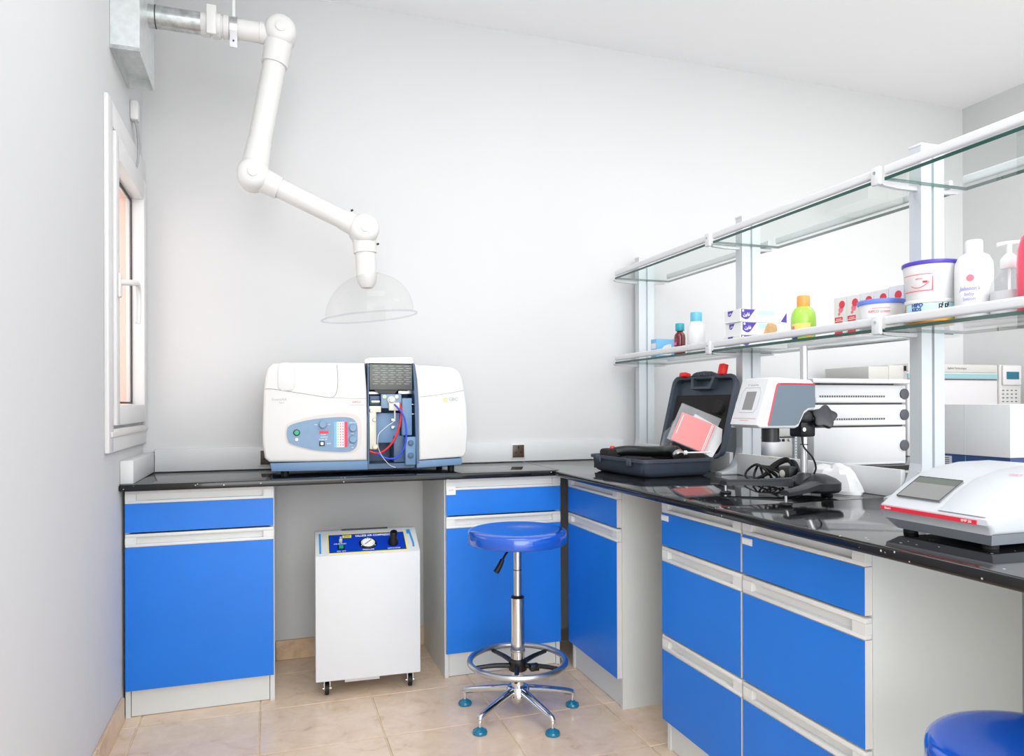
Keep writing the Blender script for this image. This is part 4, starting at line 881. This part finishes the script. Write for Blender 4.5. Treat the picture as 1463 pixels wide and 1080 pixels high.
lo = tub('yoghurt_tub', 'low tub printed with cows and green grass under the purple lidded tub', 2.40, -1.782, ZS, [(.052, 0), (.056, .003), (.06, .06)], 'print_orange', [(.0615, .056), (.063, .058), (.063, .066), (.0, .066)], 'milky')
wrap(lo, .0597, .012, .055, 150, 300, 'print_sky'); wrap(lo, .0600, .014, .030, 150, 300, 'print_green'); wrap(lo, .0602, .008, .014, 150, 300, 'print_orange')
curved_text('HIPO', .0135, 'print_navy', lo, .0612, .0505, 190, bold=.0005); curved_text('KIDS', .0125, 'print_navy', lo, .0610, .0395, 188, bold=.0004)
for a0, s_ in ((238, 1), (252, 1)):
    wrap(lo, .0606, .042, .052, a0, a0+8, 'black_plastic', 'cow_print'); wrap(lo, .0606, .037, .043, a0, a0+2, 'black_plastic', 'cow_print'); wrap(lo, .0606, .037, .043, a0+6, a0+8, 'black_plastic', 'cow_print'); wrap(lo, .0608, .045, .049, a0+3, a0+5, 'print_white', 'cow_print'); wrap(lo, .0606, .046, .055, a0+8, a0+10, 'black_plastic', 'cow_print')
up = tub('plastic_tub', 'tall white tub with purple lid standing on the cow printed tub', 2.40, -1.782, ZS+.0662, [(.055, 0), (.059, .003), (.0665, .092)], 'milky', [(.068, .09), (.0695, .092), (.0695, .099), (.067, .101), (.0, .101)], 'lid_purple')
wrap(up, .0640, .064, .0655, 150, 225, 'print_red', 'frame_line'); wrap(up, .0617, .021, .0225, 150, 225, 'print_red', 'frame_line'); wrap(up, .063, .022, .065, 224, 225.4, 'print_red', 'frame_line')
wrap(up, .0628, .042, .047, 204, 214, 'print_red', 'brand_mark'); curved_text('KIPCO', .006, 'print_red', up, .0634, .053, 196)
p = MB().tube([((.0629+.0005*i/10)*math.cos(R(176+i*4.2)), (.0629+.0005*i/10)*math.sin(R(176+i*4.2)), .030+.014*((i-4)/6)**2) for i in range(11)], .0008, 5, 2); p.build('smile_line', 'print_red', up)
# lotion, pump and red bottles
t = bottle('lotion_bottle', 'white baby lotion bottle between the purple lidded tub and the pump bottle', 'bottle', 2.42, -1.89, [(.036, 0), (.041, .004), (.0428, .02), (.0428, .13), (.041, .150), (.034, .165), (.022, .172), (.019, .174)], 'milky', [(.019, .172), (.0195, .175), (.0195, .203), (.0175, .206)], 'paper_white')
def lt(s_, size, z, m, **k): curved_text(s_, size, m, t, .0428, z, 205, **k)
lt("Johnson's", .0135, .080, 'print_lilac', shear=.25, sx=.9, bold=.0003); lt('baby', .012, .066, 'print_lilac'); lt('lotion', .012, .054, 'print_lilac'); lt('_________', .007, .040, 'print_pink'); lt('milk protein', .006, .030, 'print_lilac'); lt('500 ml', .006, .020, 'print_lilac')
MB().lathe([(.0085, 0), (.0085, .0012)], (.0424*math.cos(R(208)), .0424*math.sin(R(208)), .106), (math.cos(R(208)), math.sin(R(208)), 0), 20).build('round_seal', 'print_pink', t)
t = thing('pump_bottle', 'clear pump bottle half filled with white soap', 'bottle', (2.43, -1.975, ZS), local=True)
MB().lathe([(.037, .0), (.041, .004), (.041, .07), (.036, .09), (.024, .106), (.016, .112), (.016, .122)], n=28).build('bottle_body', 'clear_plastic', t, 50)
MB().lathe([(.036, .003), (.0395, .006), (.0395, .064)], n=28).build('soap', 'milky', t); MB().lathe([(.018, .12), (.019, .122), (.019, .143), (.012, .152), (.008, .156), (.006, .158), (.006, .178)], n=24).build('pump_collar', 'paper_white', t)
MB().tube([(-.02, .016, .179), (0, 0, .182), (.03, -.03, .181), (.036, -.036, .176)], .0055, 10).build('pump_spout', 'paper_white', t); MB().cyl((0, 0, .01), (0, 0, .12), .003, n=10).build('dip_tube', 'print_white', t)
bottle('red_bottle', 'tall crimson red bottle next to the pump bottle', 'bottle', 2.40, -2.058, [(.03, 0), (.034, .005), (.036, .09), (.034, .15), (.026, .178), (.012, .19)], 'bottle_crimson')
